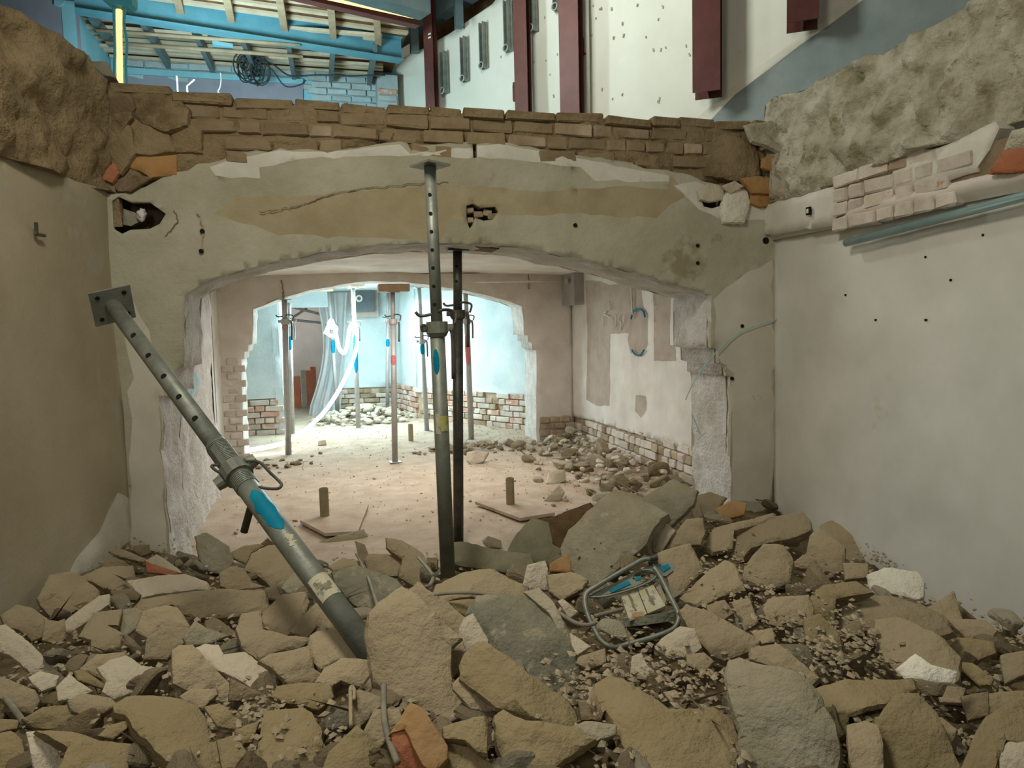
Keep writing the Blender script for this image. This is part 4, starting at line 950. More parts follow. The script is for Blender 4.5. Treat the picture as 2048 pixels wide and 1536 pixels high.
for k, s in enumerate(('588,615,12.8 640,628,12.8', '588,640,13 637,645,13', '590,632,12.9 612,618,12.9')):
    q = [tuple(map(float, t.split(','))) for t in s.split()]; mb = MB(); a_, b_ = dep(*q[0]), dep(*q[1]); d_s = b_-a_; mb.cyl(a_-d_s*(2.0 if k < 2 else .1), b_+d_s*(.4 if k < 2 else .1), .022, n=8); o = mb.build('scaffold_pole', M['steel_far'], smooth=True)
    tag(o, ('upper pale pole in the doorway to the side room', 'lower thick pale pole in the doorway to the side room', 'short crossed pole in the doorway to the side room')[k], 'pole')
# wall device and thin tube in the tunnel
dv = empty('wall_box', onX(1150, 612, 2.74), 'grey metal wall box with a round knob high on the tunnel wall', 'wall box')
p0 = onX(1132, 612, 2.76); p1 = onX(1166, 612, 2.76); zt_ = onX(1150, 528, 2.76).z
mb = MB(); mb.box((2.72, (p0.y+p1.y)/2, (p0.z+zt_)/2), (.12, abs(p1.y-p0.y), zt_-p0.z)); mb.build('body', M['steel_far'], dv)
mb = MB(); mb.box((2.68, p0.y+.02, (p0.z+zt_)/2), (.06, .05, zt_-p0.z-.05)); mb.build('dark_panel', M['steel_dark'], dv)
c = onX(1139, 563, 2.66); mb = MB(); mb.cyl(c, c-Vector((.05,.02,0)), .035, n=14); mb.build('knob', M['steel_far'], dv)
mb = MB(); mb.cyl(onY(945, 564, 8.22), onY(1134, 562, 8.2), .010, n=8); o = mb.build('thin_tube', M['white'], smooth=True); tag(o, 'thin white tube running level along the second arch wall', 'tube')
# pipe by the right wall
mb = MB(); pa = onX(1692, 486, 2.75); pbb = onX(2048, 393, 2.75); d = (pbb-pa); mb.cyl(pa, pa+d*2.2, .021, n=18); mb.cyl(pa-d.normalized()*.001, pa, .021, n=18, mi=1)
o = mb.build('hanging_pipe', [M['pipe'], M['pale']], smooth=True); tag(o, 'long shiny blue grey pipe mounted below the right wall ledge', 'pipe')
# turquoise wire
def wire(s, w, lab, m='cyanmark', Yp=4.262):
    mb = MB(); mb.tube(smooth_pts([onY(x, y, Yp) for x, y in P(s)], 6), w, 6); o = mb.build('turquoise_wire', M[m], smooth=True); tag(o, lab, 'wire')
wire('1371,800 1380,779 1395,752 1412,728 1440,697 1470,670 1500,655 1535,643 1572,636', .0032, 'thin turquoise wire curving up over the right arch pier')
wire('1383,828 1391,845 1400,868', .003, 'short turquoise wire piece low on the right arch reveal')
wire('1396,880 1402,872 1412,865', .003, 'tiny hooked turquoise wire piece below the short one')
# rag in the wall pocket
mb = MB(); bm = bmesh.new(); bmesh.ops.create_icosphere(bm, subdivisions=3, radius=.03)
c = onY(284, 430, Y1+.05)
for v_ in bm.verts: v_.co = Vector((v_.co.x*.8, v_.co.y, v_.co.z*1.1))*(1+.5*noise.noise(v_.co*60))+c
o = mesh('crumpled_rag', [v_.co.copy() for v_ in bm.verts], [[w.index for w in f_.verts] for f_ in bm.faces], M['rag'], smooth=True); bm.free(); tag(o, 'small white crumpled rag stuffed in the left wall pocket', 'rag')
mb = MB(); bl = Vector((0,0,0)); c = onY(258, 432, Y1+.08); mb.prism([onY(x, y, Y1+.06) for x, y in P('240,415 270,425 285,440 262,452 238,448')], (0,.06,0)); o = mb.build('broken_brick', M['grey']); tag(o, 'grey broken brick inside the left wall pocket beside the rag', 'brick')

# ------------------------------------------------------------------ rubble heap
CP = [(-1.05,4.25,.34),(-.85,4.0,.24),(-.45,4.2,.12),(.1,4.35,.05),(.6,4.2,.03),(1.2,4.2,.06),(1.7,4.15,.20),(2.1,4.2,.26),(2.7,4.2,.20),(2.7,3.5,.12),(2.8,2.9,.03),(2.8,2.4,.05),
      (-1.25,3.2,.27),(-1.1,3.6,.28),(0,3.3,.28),(-.6,3.3,.28),(.8,3.1,.32),(1.5,3.2,.38),(2.1,3.3,.36),(-.2,2.3,.48),(.6,2.2,.52),(1.3,2.2,.52),(2.1,2.3,.35),(-.9,2.5,.36),(-1.5,1.6,.38),(0,1.4,.54),(1,1.2,.54),(2,1.4,.38),
      (0,.5,.5),(-1.4,.5,.4),(2,.3,.35),(.7,5.0,-.08),(0,5.0,-.08),(1.5,5.0,-.02),(2.2,4.9,.12),(2.6,5.1,.1),(-.8,4.9,-.02),(2.8,5.6,-.03),(1,5.6,-.12),(0,5.8,-.12),(2.2,6,-.12)]
def HH(x, y):
    s = w = 0
    for a, b, c in CP:
        d = (x-a)**2+(y-b)**2; k = math.exp(-d/.12)+1e-3/(d+.05)**2; s += k*c; w += k
    return s/w
grid_h = {}
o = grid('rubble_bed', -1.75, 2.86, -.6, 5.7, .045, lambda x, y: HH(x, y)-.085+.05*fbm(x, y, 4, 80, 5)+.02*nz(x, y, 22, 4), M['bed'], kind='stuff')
tag(o, 'brown dust and fine debris bed of the rubble heap', 'debris')
def hit(px, py, off=0):
    r = ray(px, py)/F; lo = .6; t = lo; 
    while t < 9:
        p = CAM+r*t
        if p.z < HH(p.x, p.y)+off: return p, t
        t += .015
    return CAM+r*t, t
HP = []
ZO = {'A': (0, 1000, .34895), 'B': (600, 1000, .34895), 'C': (1200, 950, .41406), 'I': (0, 0, 1), 'D': (1100, 1080, .15625)}
def stone(reg, s, m, label, name='rubble_lump', cat='rubble', tilt=.45, th=.35, lift=0, plane=None, mats=None, ridge=.5, parent=None, depth_off=0, seed=None, jag=.012, sk=0, grow=1.11):
    ox, oy, k = ZO[reg]; pts = [(ox+x*k, oy+y*k) for x, y in P(s)]
    seed = seed if seed is not None else int(sum(p[0]*3+p[1]*7 for p in pts))
    rn = random.Random(seed)
    cx = sum(p[0] for p in pts)/len(pts); cy = sum(p[1] for p in pts)/len(pts)
    if plane is None:
        if parent is None: HP.append([(cx+(a-cx)*.9, cy+(b-cy)*.9) for a, b in pts])
        c, t = hit(cx, cy, .03+lift)
        n = ((CAM-c).normalized()*(1-tilt)+Vector((0,0,1))*tilt+Vector((sk,0,0))).normalized()
    else: c, n = Vector(plane[0]), Vector(plane[1]).normalized()
    u = n.cross(Vector((0,0,1))); u = u.normalized() if u.length > .05 else Vector((1,0,0)); w = n.cross(u) 
    W3 = [onp(x, y, c, n) for x, y in pts]; q = [((p-c).dot(u), (p-c).dot(w)) for p in W3]
    A = abs(sum(q[i][0]*q[(i+1)%len(q)][1]-q[(i+1)%len(q)][0]*q[i][1] for i in range(len(q))))/2; sz = math.sqrt(A)
    gx_ = sum(p[0] for p in q)/len(q); gy_ = sum(p[1] for p in q)/len(q); q = [(gx_+(a-gx_)*grow, gy_+(b-gy_)*grow) for a, b in q]
    ol = rough(q, max(.012, sz*.10), sz*jag*1.3, seed % 97)
    # front relief: a few cutting planes give broken facets
    T = sz*.20; pls = []
    for i in range(5):
        a_ = rn.uniform(0, 6.28); g = rn.uniform(.15, .75)*ridge; pls.append((math.cos(a_)*g, math.sin(a_)*g, rn.uniform(.15, .9)*T*1.4))
    gcx = sum(p[0] for p in q)/len(q); gcy = sum(p[1] for p in q)/len(q)
    v, f = triang(ol, [], [], sz*.115, .3, seed)
    V = []; used = sorted({i for t in f for i in t}); mp = {o_: i for i, o_ in enumerate(used)}
    bev = min(.010, sz*.04)
    for i in used:
        x, y = v[i]; e = edist(x, y, ol); h = min([T]+[pa*(x-gcx)+pb*(y-gcy)+pc for pa, pb, pc in pls])
        e2 = min(1, e/bev); h = h*.8+(e2-1)*bev*.9
        h += fbm(x, y, 2.2/sz, seed % 31, 3)*sz*.035+fbm(x, y, 8/sz, seed % 17, 3)*sz*.009
        V.append(c+u*x+w*y+n*h)
    Fs = []
    for t in f:
        t = [mp[i] for i in t]; a, b, d = (V[i] for i in t)
        Fs.append(tuple(t if (b-a).cross(d-a).dot(n) > 0 else t[::-1]))
    edges = {(t[i], t[(i+1)%3]) for t in Fs for i in range(3)}; rim = [(a, b) for a, b in edges if (b, a) not in edges]
    D = sz*th; mid = {}; back = {}; cc = c+u*gcx+w*gcy
    for a, b in rim:
        for i in (a, b):
            if i not in mid:
                p = V[i]; g = (p-cc); mid[i] = len(V); V.append(cc+g*(1.03+.05*rn.random())-n*(D*.45)); back[i] = len(V); V.append(cc+g*(.78+.1*rn.random())-n*(D*(.9+.2*rn.random())))
    k0 = len(V); V.append(cc-n*D*1.05)
    nf = len(Fs)
    for a, b in rim: Fs += [(b, a, mid[a], mid[b]), (mid[b], mid[a], back[a], back[b]), (back[b], back[a], k0)]
    o = mesh(name, V, Fs, mats or M[m], parent, smooth=False)
    o.data.polygons.foreach_set('use_smooth', [True]*len(Fs)); o.data.set_sharp_from_angle(angle=.42)
    if parent is None: tag(o, label, cat)
    return o, c, n
R = []
def st(*a, **k): r = stone(*a, **k); R.append(r[0]); return r
LIST = '''
A|tan|295,450 400,433 470,455 545,500 548,545 440,630 310,560 250,600 235,575|flat pale plaster slab at the foot of the left wall|.5|.25
A|tan|235,600 315,560 430,625 380,660 300,675|squared lump tucked below the flat slab by the left wall|.3|.5
A|pale|375,690 470,620 560,560 615,545 610,600 540,650 500,690 420,735 375,740|long ribbed pale mortar splinter pointing up right, left of the heap|.4|.3
A|tan|15,665 100,610 180,630 260,680 265,760 180,795 110,740 40,730|round lump with a brownish brick face at the left frame edge|.3|.5
A|pale|0,730 40,720 130,790 240,900 315,950 290,985 180,985 60,880 -30,850|long pale slab sloping down from the left frame edge|.4|.4
A|tan|265,690 330,700 365,685 370,790 340,815 250,800|notched upright lump beside the ribbed splinter|.2|.4
A|tan|540,625 690,620 670,720 610,715 700,770 680,830 620,860 530,850 530,800 465,770|cracked tan plate with a split across its middle|.5|.25
A|grey|660,730 700,640 770,620 820,640 790,720 700,790|grey green ribbed piece right of the cracked tan plate|.3|.4
A|tan|480,430 590,385 750,380 755,430 740,510 600,500 500,450|wide tan lump under the thin slabs near the left pier|.5|.4
A|pale|745,440 900,430 1050,425 1165,480 1165,520 900,535 830,550 790,500|long flat board-like plaster slab lying level|.5|.25
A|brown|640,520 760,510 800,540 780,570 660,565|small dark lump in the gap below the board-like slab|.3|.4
A|tan|590,380 620,315 700,350 760,385|small triangular piece near the left pier foot|.4|.4
A|pale|845,345 900,320 1020,390 1040,415 960,400 870,370|thin pale strip lying over the red clay shard|.5|.3
A|redclay|840,350 870,365 960,395 1030,415 960,425 850,412|red clay shard showing under a pale strip near the left pier|.2|.5
A|tan|635,290 670,275 830,330 850,350 770,340 700,330|thin slab topmost against the left pier|.5|.3
A|brown|770,262 850,258 860,300 810,320 770,290|dark lump at the base of the left pier|.2|.6
A|tan|820,590 840,560 1000,540 1250,520 1480,525 1500,600 1510,640 1400,640 1350,655 1130,672 1060,650 1000,600 930,620 820,640|long beam-like slab bridging a black gap|.4|.3
A|tan|830,640 960,610 1010,620 1085,740 1000,760 910,740 870,790 790,740|angular tan slab leaning below the left end of the beam-like slab|.4|.3
A|tan|850,800 940,730 1080,740 1060,810 1010,850 960,900 840,900|blocky lump with a step crack left of the black gap|.3|.5
A|grey|1060,790 1120,700 1180,740 1290,770 1200,820 1080,830|grey stone deep in the black gap|.3|.4
A|tan|1270,420 1330,390 1400,400 1440,470 1530,490 1480,515 1330,515 1275,490|rounded lump below the grey painted slab|.3|.5
A|grey|1130,220 1190,200 1300,270 1325,350 1290,420 1200,400 1150,340|upright slab with a light grey painted face near the left reveal|.1|.4
A|tan|1330,300 1400,265 1480,250 1500,260 1440,300 1410,360 1340,330|curved plate standing between the grey slab and the big block|.3|.3
A|brown|1490,258 1535,222 1582,260 1545,285|small dark grey triangular tip sticking up|.1|.4
A|tan|1415,400 1450,330 1540,270 1600,260 1700,370 1640,460 1560,490 1500,440|big squared block left of the leaning prop|.4|.6
A|grey|1620,500 1680,420 1750,430 1800,480 1750,530 1650,525|grey green lump touching the leaning prop|.3|.5
A|tan|1510,690 1520,640 1620,540 1740,535 1760,590 1720,720 1640,775 1550,750|shield-shaped smooth plaster piece facing up|.3|.3
A|tan|1400,655 1500,640 1510,750 1640,790 1780,800 1700,850 1580,870 1500,920 1410,860 1370,740|crumbly crescent lump below the shield-shaped piece|.4|.5
A|tan|1680,740 1790,620 1820,590 1900,640 1960,710 1900,730 1820,720 1760,780|crumbling lump just left of the prop label|.4|.5
A|tan|1790,770 1830,750 2040,755 2130,830 2190,960 2100,930 1950,910 1850,950 1785,890|large smooth tan block beside the lower end of the leaning prop|.5|.5
A|tan|1820,1050 1870,970 1960,910 2100,920 2180,1000 2145,1080 2040,1060 1960,1040 1900,1080|jagged slab in front of the large smooth tan block|.4|.4
A|tan|1500,920 1560,880 1660,865 1760,840 1790,960 1830,980 1790,1025 1650,1040 1570,960|lump with a squared end in the middle of the left heap|.4|.5
A|tan|1000,880 1040,850 1110,850 1200,950 1330,1060 1320,1130 1250,1125 1240,1080 1100,1090 1010,1050|smooth boot-shaped plaster piece|.4|.4
A|pale|1110,840 1190,810 1260,820 1290,880 1400,870 1470,930 1555,980 1570,1070 1530,1120 1440,1080 1330,1010 1230,960|rough pale slab with a torn edge right of the boot-shaped piece|.5|.4
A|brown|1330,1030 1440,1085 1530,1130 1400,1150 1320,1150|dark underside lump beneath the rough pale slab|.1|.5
A|tan|1040,1130 1100,1090 1230,1080 1235,1110 1160,1190 1070,1160|small wedge under the boot-shaped piece|.4|.4
A|yellow|1570,1110 1600,1060 1750,1045 1880,1060 1895,1130 1820,1200 1750,1180 1640,1150|rounded brown-edged block in front of the squared-end lump|.4|.5
A|pale|570,960 640,920 720,900 800,960 910,970 820,1100 740,1100 660,1130 600,1090 620,1040|star-shaped pale shard pointing right|.4|.25
A|tan|470,960 560,890 700,870 715,895 590,960 580,1010 490,975|folded tan lump behind the star-shaped shard|.3|.5
A|pale|170,1020 230,990 330,1010 310,1060 240,1085 190,1050|small pale five-sided chip left of the star-shaped shard|.4|.4
A|pale|330,1070 400,1000 440,1040 520,1090 430,1130 340,1140|small white cracked chip above the lower left stones|.4|.4
A|yellow|430,980 470,970 600,1060 580,1075 450,1030|narrow split stick-like chip|.3|.5
A|tan|0,1020 60,1040 190,1090 215,1140 180,1200 90,1190 -30,1110|big rounded lump behind the thin rod at the left edge|.4|.5
A|yellow|670,1140 740,1100 880,1105 1010,1150 1110,1190 1160,1250 1180,1310 1235,1380 1232,1560 1040,1560 900,1440 780,1300 740,1210 680,1190|big block with an ochre stained top, front left|.6|.6
A|tan|400,1150 470,1110 620,1140 665,1180 590,1215 500,1230 420,1200|rounded cobble behind the big ochre-topped block|.4|.6
A|yellow|570,1350 620,1300 745,1260 720,1310 650,1365|small wedge against the side of the big ochre-topped block|.4|.6
A|yellow|140,1250 250,1190 380,1175 410,1190 405,1270 330,1310 200,1290|brown block lying behind the front-left flat slab|.3|.5
A|yellow|230,1310 420,1330 560,1375 725,1385 700,1570 340,1570 400,1420|broad flat slab cut by the lower frame edge on the left|.5|.4
A|pale|160,1340 230,1330 320,1400 345,1500 300,1570 210,1570|light knobbly lump at the lower left|.4|.5
A|yellow|-30,1350 60,1330 120,1380 155,1570 -30,1570|mustard coloured lump in the lower left corner|.4|.5
A|yellow|-20,1255 110,1265 90,1310 -20,1330|flat wedge above the corner lump|.4|.5
A|yellow|1530,1200 1700,1190 1780,1220 1830,1330 1840,1480 1780,1570 1550,1570 1490,1440|big crumbling ochre boulder left of the upright rods|.5|.6
A|yellow|1350,1320 1430,1290 1480,1280 1440,1380 1390,1400|small angular stone left of the crumbling boulder|.4|.6
A|yellow|1180,1180 1260,1170 1380,1260 1370,1300 1250,1290|ribbed brown piece right of the ochre-topped block|.4|.5
A|yellow|1250,1370 1350,1350 1420,1470 1400,1540 1280,1530|hollow ring-like broken lump next to the ochre-topped block|.4|.6
B|tan|425,680 480,620 600,545 640,560 760,680 905,800 850,850 845,1000 880,1100 960,1190 960,1260 830,1290 680,1170 560,1120 440,1010 420,860 415,780|huge plaster slab with a ragged white left edge, centre front|.35|.2
B|tan|615,540 690,480 730,520 840,590 940,670 910,790 760,660|long angular slab lying on top of the huge centre slab|.3|.3
B|pale|945,690 990,660 1070,800 1060,830 960,880 920,830 915,760|pale wedge between the huge slab and the dark painted slab|.35|.3
B|tan|860,850 930,830 945,870 900,970 870,1010 845,980|narrow cracked sliver in the centre joint|.35|.3
B|teal|1040,570 1180,560 1350,590 1500,700 1560,850 1600,1080 1550,1110 1480,1100 1300,990 1070,830 1000,660|large dark grey green painted slab right of centre|.4|.2
B|grey|1300,530 1380,510 1440,570 1480,640 1560,830 1600,960 1540,860 1430,650|thin grey leaf standing behind the dark painted slab|.3|.3
B|yellow|1030,830 1080,835 1300,1000 1500,1110 1555,1200 1560,1300 1400,1270 1240,1210 1130,1180 1050,1100 940,1010 960,900|broad ochre-stained slab below the dark painted slab|.4|.2
B|tan|885,1060 940,1010 1050,1100 1130,1180 1070,1200 980,1190 890,1090|rounded-edge piece left of the ochre-stained slab|.35|.4
B|yellow|1135,1240 1180,1215 1300,1280 1560,1310 1660,1370 1500,1480 1380,1570 1220,1540 1150,1400|pointed slab cut by the lower frame edge, centre|.4|.4
B|yellow|830,1290 1050,1240 1065,1290 1060,1440 1010,1430 950,1370 840,1350|angular chunk under the huge centre slab|.4|.5
B|yellow|780,1570 800,1450 850,1370 950,1380 1100,1520 1100,1570|dark ochre slab at the bottom edge, centre|.4|.4
B|orange|530,1330 640,1175 700,1210 830,1400 830,1460 760,1540 700,1500 610,1310|long orange brown brick lying between the rods and the centre slab|.4|.4
B|redclay|530,1335 605,1315 700,1500 720,1570 560,1570 540,1450|broken red brick end at the bottom edge|.1|.5
B|tan|370,1330 430,1210 560,1200 570,1250 480,1380 430,1440|lump between the two upright rods|.3|.5
B|tan|300,1110 340,1090 460,1130 460,1180 330,1300 300,1250|hexagonal lump behind the left upright rod|.3|.5
B|yellow|130,1570 180,1440 320,1300 430,1400 490,1570|pointed tent-shaped slab at the bottom edge|.3|.5
B|tan|740,510 800,450 950,405 1080,410 1180,450 1280,470 1270,540 1100,540 900,550 780,560|wide flat curved slab in the middle behind the huge one|.6|.3
B|yellow|830,590 950,570 1040,570 1000,660 940,650|ochre piece below the curved black cable|.4|.4
B|pale|1280,500 1310,380 1400,355 1415,400 1415,505 1330,515|upright pale squared block at the foot of the boulder|.15|.6
B|tan|1425,430 1560,420 1640,460 1610,510 1500,565 1440,520|sturdy block left of the reel frame|.3|.6
B|orange|1435,370 1530,310 1545,350 1550,410 1440,405|rounded orange stone under the large boulder|.2|.6
B|tan|60,240 0,160 120,130 150,180 110,230|small thin plate by the left floor board|.5|.2
B|grey|80,250 260,200 350,175 370,210 240,300 150,350 100,330|folded grey brown sheet-like piece behind the leaning prop|.4|.3
B|tan|380,340 400,310 560,320 580,360 550,430 470,430 400,400|five-sided block right of the dark rounded slab|.3|.5
B|tan|505,225 590,240 690,310 770,440 740,500 650,480 570,430 590,340 510,280|tall tan plate leaning right, behind the bent cable|.3|.3
B|teal|200,400 330,370 440,420 540,460 590,530 480,610 430,680 300,570 220,470|dark green grey slab behind the leaning prop|.35|.3
B|tan|320,240 370,260 390,320 350,370|slim upright shard on the dark green grey slab|.1|.4
B|pale|1480,580 1510,570 1590,640 1540,670|small pale stone left of the reel frame|.3|.6
B|pale|1550,760 1660,840 1590,885 1560,830|pale triangular chip below the reel frame|.4|.5
B|tan|1600,900 1740,850 1745,930 1660,965 1590,930|flat cobble below the reel frame|.4|.5
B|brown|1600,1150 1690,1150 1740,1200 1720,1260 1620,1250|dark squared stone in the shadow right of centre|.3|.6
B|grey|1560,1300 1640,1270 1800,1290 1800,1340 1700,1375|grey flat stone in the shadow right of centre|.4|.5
B|tan|170,380 250,330 330,350 330,375 200,400|small flat piece on top of the dark green grey slab|.5|.4
C|yellow|0,1000 60,960 120,980 330,1150 520,1110 600,1160 680,1330 660,1470 240,1470 110,1260 60,1150 -20,1080|wide crumbling slab strewn with gravel, front right of centre|.65|.3
C|grey|640,900 690,890 790,930 860,940 960,980 1050,1070 1060,1110 1110,1190 1130,1330 1100,1440 720,1440 680,1290 690,1200 660,1120 630,980|large grey green slab with a pointed top, front right|.35|.25
C|pale|275,830 300,790 385,735 450,750 480,830 430,870 340,880|pale angular stone touching the bottom of the reel frame|.3|.6
C|tan|400,660 430,630 540,670 750,800 740,830 600,880 540,860 460,780|big wedge-shaped block right of the reel frame|.4|.5
C|tan|655,270 760,220 960,165 1000,210 1000,260 900,310 740,340 690,400 640,360|long squared block high on the right of the heap|.45|.4
C|tan|510,330 560,250 700,220 820,170 830,200 650,270 640,350 560,360|layered slab behind the long squared block|.4|.4
C|orange|570,160 640,125 700,140 690,190 590,215|orange brown stone at the back of the right heap|.3|.5
C|pale|250,300 300,225 355,270 300,360 260,370|pale upright stone right of the large boulder|.15|.5
C|tan|288,385 430,335 490,460 380,570 330,560|square tile-like piece behind the reel frame|.3|.25
C|tan|310,350 420,220 490,215 500,280 480,330 400,330|leaning lump between the boulder and the layered slab|.3|.5
C|tan|400,570 520,470 600,405 640,420 690,540 640,560 540,600 460,620|dome-like dusty lump above the wedge-shaped block|.45|.5
C|tan|700,480 710,430 790,340 880,350 920,400 910,510 830,540 720,550|large rounded boulder in the middle of the right heap|.35|.6
C|tan|930,420 1000,380 1020,300 1060,270 1170,360 1170,450 1120,470 1050,440 980,440|spiky three-pointed lump right of the rounded boulder|.35|.4
C|tan|1080,230 1130,210 1190,240 1320,210 1420,280 1310,300 1310,390 1200,420 1160,370 1090,310|wide forked slab at the top right of the heap|.5|.3
C|yellow|1120,150 1150,140 1240,190 1240,235 1170,235 1125,200|small lump topmost against the right wall|.2|.6
C|white|1305,480 1380,455 1530,465 1555,510 1550,580 1515,595 1430,570 1330,560|bright white broken plaster piece near the right wall|.35|.35
C|tan|820,600 1000,580 1020,640 1015,700 930,730 830,715 800,650|square block with a hollow left end, centre of the right heap|.3|.5
C|yellow|1010,600 1080,540 1230,510 1300,560 1140,600 1130,690 1100,690 1010,640|flat piece behind the broad rectangular slab|.4|.4
C|tan|1140,600 1400,580 1500,600 1640,650 1680,720 1600,760 1500,740 1320,790 1300,740 1200,780 1140,710|broad rectangular slab on the right, corner raised|.5|.3
C|yellow|990,700 1060,680 1150,760 1160,830 1100,840 1000,780|small smooth pentagon-like stone left of the broad slab|.4|.4
C|tan|1450,700 1600,640 1700,560 1740,700 1690,730 1650,800 1560,750|tilted lump against the right wall behind the white-ended block|.4|.4
C|tan|1340,760 1350,690 1460,680 1650,800 1720,880 1710,980 1660,1025 1530,1010 1460,970 1390,890|large block with a freshly broken white end, right|.4|.45
C|yellow|1350,1200 1440,1090 1530,1080 1620,1160 1640,1200 1680,1290 1780,1470 1350,1470|big smooth ochre slab cut by the lower frame edge, right|.45|.3
C|tan|1200,1210 1280,1190 1340,1210 1360,1300 1360,1460 1250,1460 1210,1350|rough column-like lump right of the grey green slab|.4|.5
C|yellow|1040,1010 1180,1000 1490,960 1500,1010 1390,1090 1240,1140 1100,1120|wide flat tray-like slab covered in gravel|.7|.2
C|tan|1590,1170 1650,1170 1720,1230 1690,1300 1640,1280|lump right of the big smooth ochre slab|.4|.5
C|tan|1690,700 1860,700 1910,750 1880,790 1780,790|squared stone, upper one of a pair by the right wall foot|.4|.5
C|yellow|1680,830 1740,790 1890,800 1900,850 1800,900 1700,870|squared stone, lower one of a pair by the right wall foot|.4|.5
C|yellow|1730,930 1760,905 1800,910 1890,980 1880,1010 1830,1010|short rolled bar-like stone right of the white-ended block|.4|.6
C|tan|1940,870 2070,850 2080,950 1960,1000|blocky stone at the right frame edge|.4|.6
C|yellow|1760,1400 1850,1200 2000,1080 2070,1060 2080,1300 1960,1290 1900,1440 1880,1470 1760,1470|big rough slab in the lower right corner|.5|.3
C|pale|1930,1330 1990,1280 2080,1290 2080,1460 1940,1460|pale stone in the very lower right corner|.4|.5
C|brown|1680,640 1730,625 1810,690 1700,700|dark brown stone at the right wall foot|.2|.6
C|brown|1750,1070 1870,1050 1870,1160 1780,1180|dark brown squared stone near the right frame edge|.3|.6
C|tan|1650,1090 1680,1020 1760,1030 1740,1100|small stone in front of the white-ended block|.4|.6
C|pale|150,970 160,880 200,865 225,920 270,960 220,985|small pale pear-shaped stone on the gravelly slab|.15|.6
C|tan|420,870 500,860 545,900 500,945 430,920|cobble between the gravelly slab and the wedge-shaped block|.4|.6
C|tan|310,1050 360,1040 410,1080 360,1115|single pebble on the gravelly slab|.4|.6
C|tan|1180,430 1290,430 1290,490 1190,500|small oblong stone left of the bright white piece|.4|.6
C|tan|640,620 720,600 760,700 700,740|rounded stone left of the square hollow-ended block|.4|.6
C|tan|740,760 830,740 840,800 770,820|little block above the gravel patch|.4|.6
C|tan|740,830 860,820 1040,970 1000,1010 930,960 840,920 740,880|torn slab behind the pointed grey green slab|.4|.3
C|tan|440,110 530,85 600,110 560,170 470,200|brownish lump in the back row of the right heap|.3|.5
C|yellow|1880,1060 2070,1040 2070,1100 1950,1150 1880,1160|long stone running off the right frame edge|.4|.6
C|tan|1330,330 1420,290 1560,300 1640,380 1640,440 1560,450 1430,420|sloping crumbly mound against the right wall|.5|.4
C|tan|520,630 600,610 640,660 600,690 530,670|small lump right of the reel frame top corner|.4|.6
C|yellow|1000,1130 1070,1110 1090,1200 1030,1210|brown stone at the right shoulder of the grey green slab|.4|.6
'''
for line in LIST.strip().splitlines():
    reg, m, s, lab, ti, th = line.split('|')
    lab = lab.replace('black cable', 'grey cable')
    st(reg, s, m, lab, tilt=float(ti), th=float(th), lift=random.uniform(-.005, .02)+(.035 if ('centre slab' in lab or 'huge' in lab or 'dark painted slab' in lab and 'wedge' not in lab or 'large grey green slab' in lab) else 0))
# big boulder and the slab behind it
st('I', '1130,1085 1145,1055 1200,1010 1230,985 1262,990 1325,1030 1300,1060 1285,1090 1225,1135 1190,1155 1140,1145', 'grey', 'large grey yellow boulder with a gravelly concrete face left above the reel frame', name='boulder', tilt=.35, th=.6, lift=.07)
st('I', '1250,985 1290,995 1345,962 1388,985 1380,1010 1330,1055 1300,1035', 'grey', 'smooth grey slab leaning behind the large boulder', name='boulder', tilt=.3, th=.4, lift=.10)
bo = [o for o in R if o.name.startswith('boulder')][0]; rn = random.Random(4); mb = MB()
def crumb_(mb, p, s):
    vs = [p+Vector((rn.uniform(-1,1), rn.uniform(-1,1), rn.uniform(-1,1)))*s for _ in range(5)]; mb.add(vs, [(0,1,2),(0,1,3),(1,2,3),(0,2,4),(1,2,4),(0,3,4)])
Mi = MC.transposed()
for v_ in bo.data.vertices:
    c_ = Mi @ (v_.co-CAM); u_, w_ = 1024+F*c_.x/c_.z, 768+F*c_.y/c_.z
    if v_.co.z > .25 and rn.random() < .55 and (u_-1185)**2/45**2+(w_-1110)**2/42**2 < 1: crumb_(mb, v_.co.copy(), rn.choice((.006,.01,.014)))
mb.build('concrete_gravel', M['pale'], bo)
# white patch on the broken end of one block
blk = [o for o in R if 'freshly broken white end' in o['label']][0]
cw, t_ = hit(1200+1590*.414, 950+940*.414, .10)
nw = ((CAM-cw).normalized()*.6+Vector((0,0,.4))).normalized()
stone('C', '1450,935 1530,870 1600,920 1710,935 1690,985 1600,990 1490,975', 'white', None, name='white_break', parent=blk, plane=(cw, nw), th=.1)
# cloth, conduit lump and soil clod on the floor edge
st('B', '880,260 960,250 1100,290 1300,320 1320,380 1280,430 1150,410 900,370', 'cloth', 'rolled dusty green sacking lying behind the tall prop foot', name='rolled_sack', cat='sack', tilt=.4, th=.5, ridge=.1)
st('B', '1200,300 1230,230 1330,110 1420,130 1440,250 1540,310 1430,370 1300,330', 'cloth', 'crumpled grey green cloth left of the large boulder', name='crumpled_cloth', cat='cloth', tilt=.3, th=.4, lift=.02)
st('B', '1330,110 1450,100 1560,50 1650,10 1665,60 1530,200 1530,260 1440,250 1400,160', 'soil', 'brown earthy clod with fibres behind the crumpled cloth', name='earth_clod', cat='earth', tilt=.4, th=.5, lift=.03)
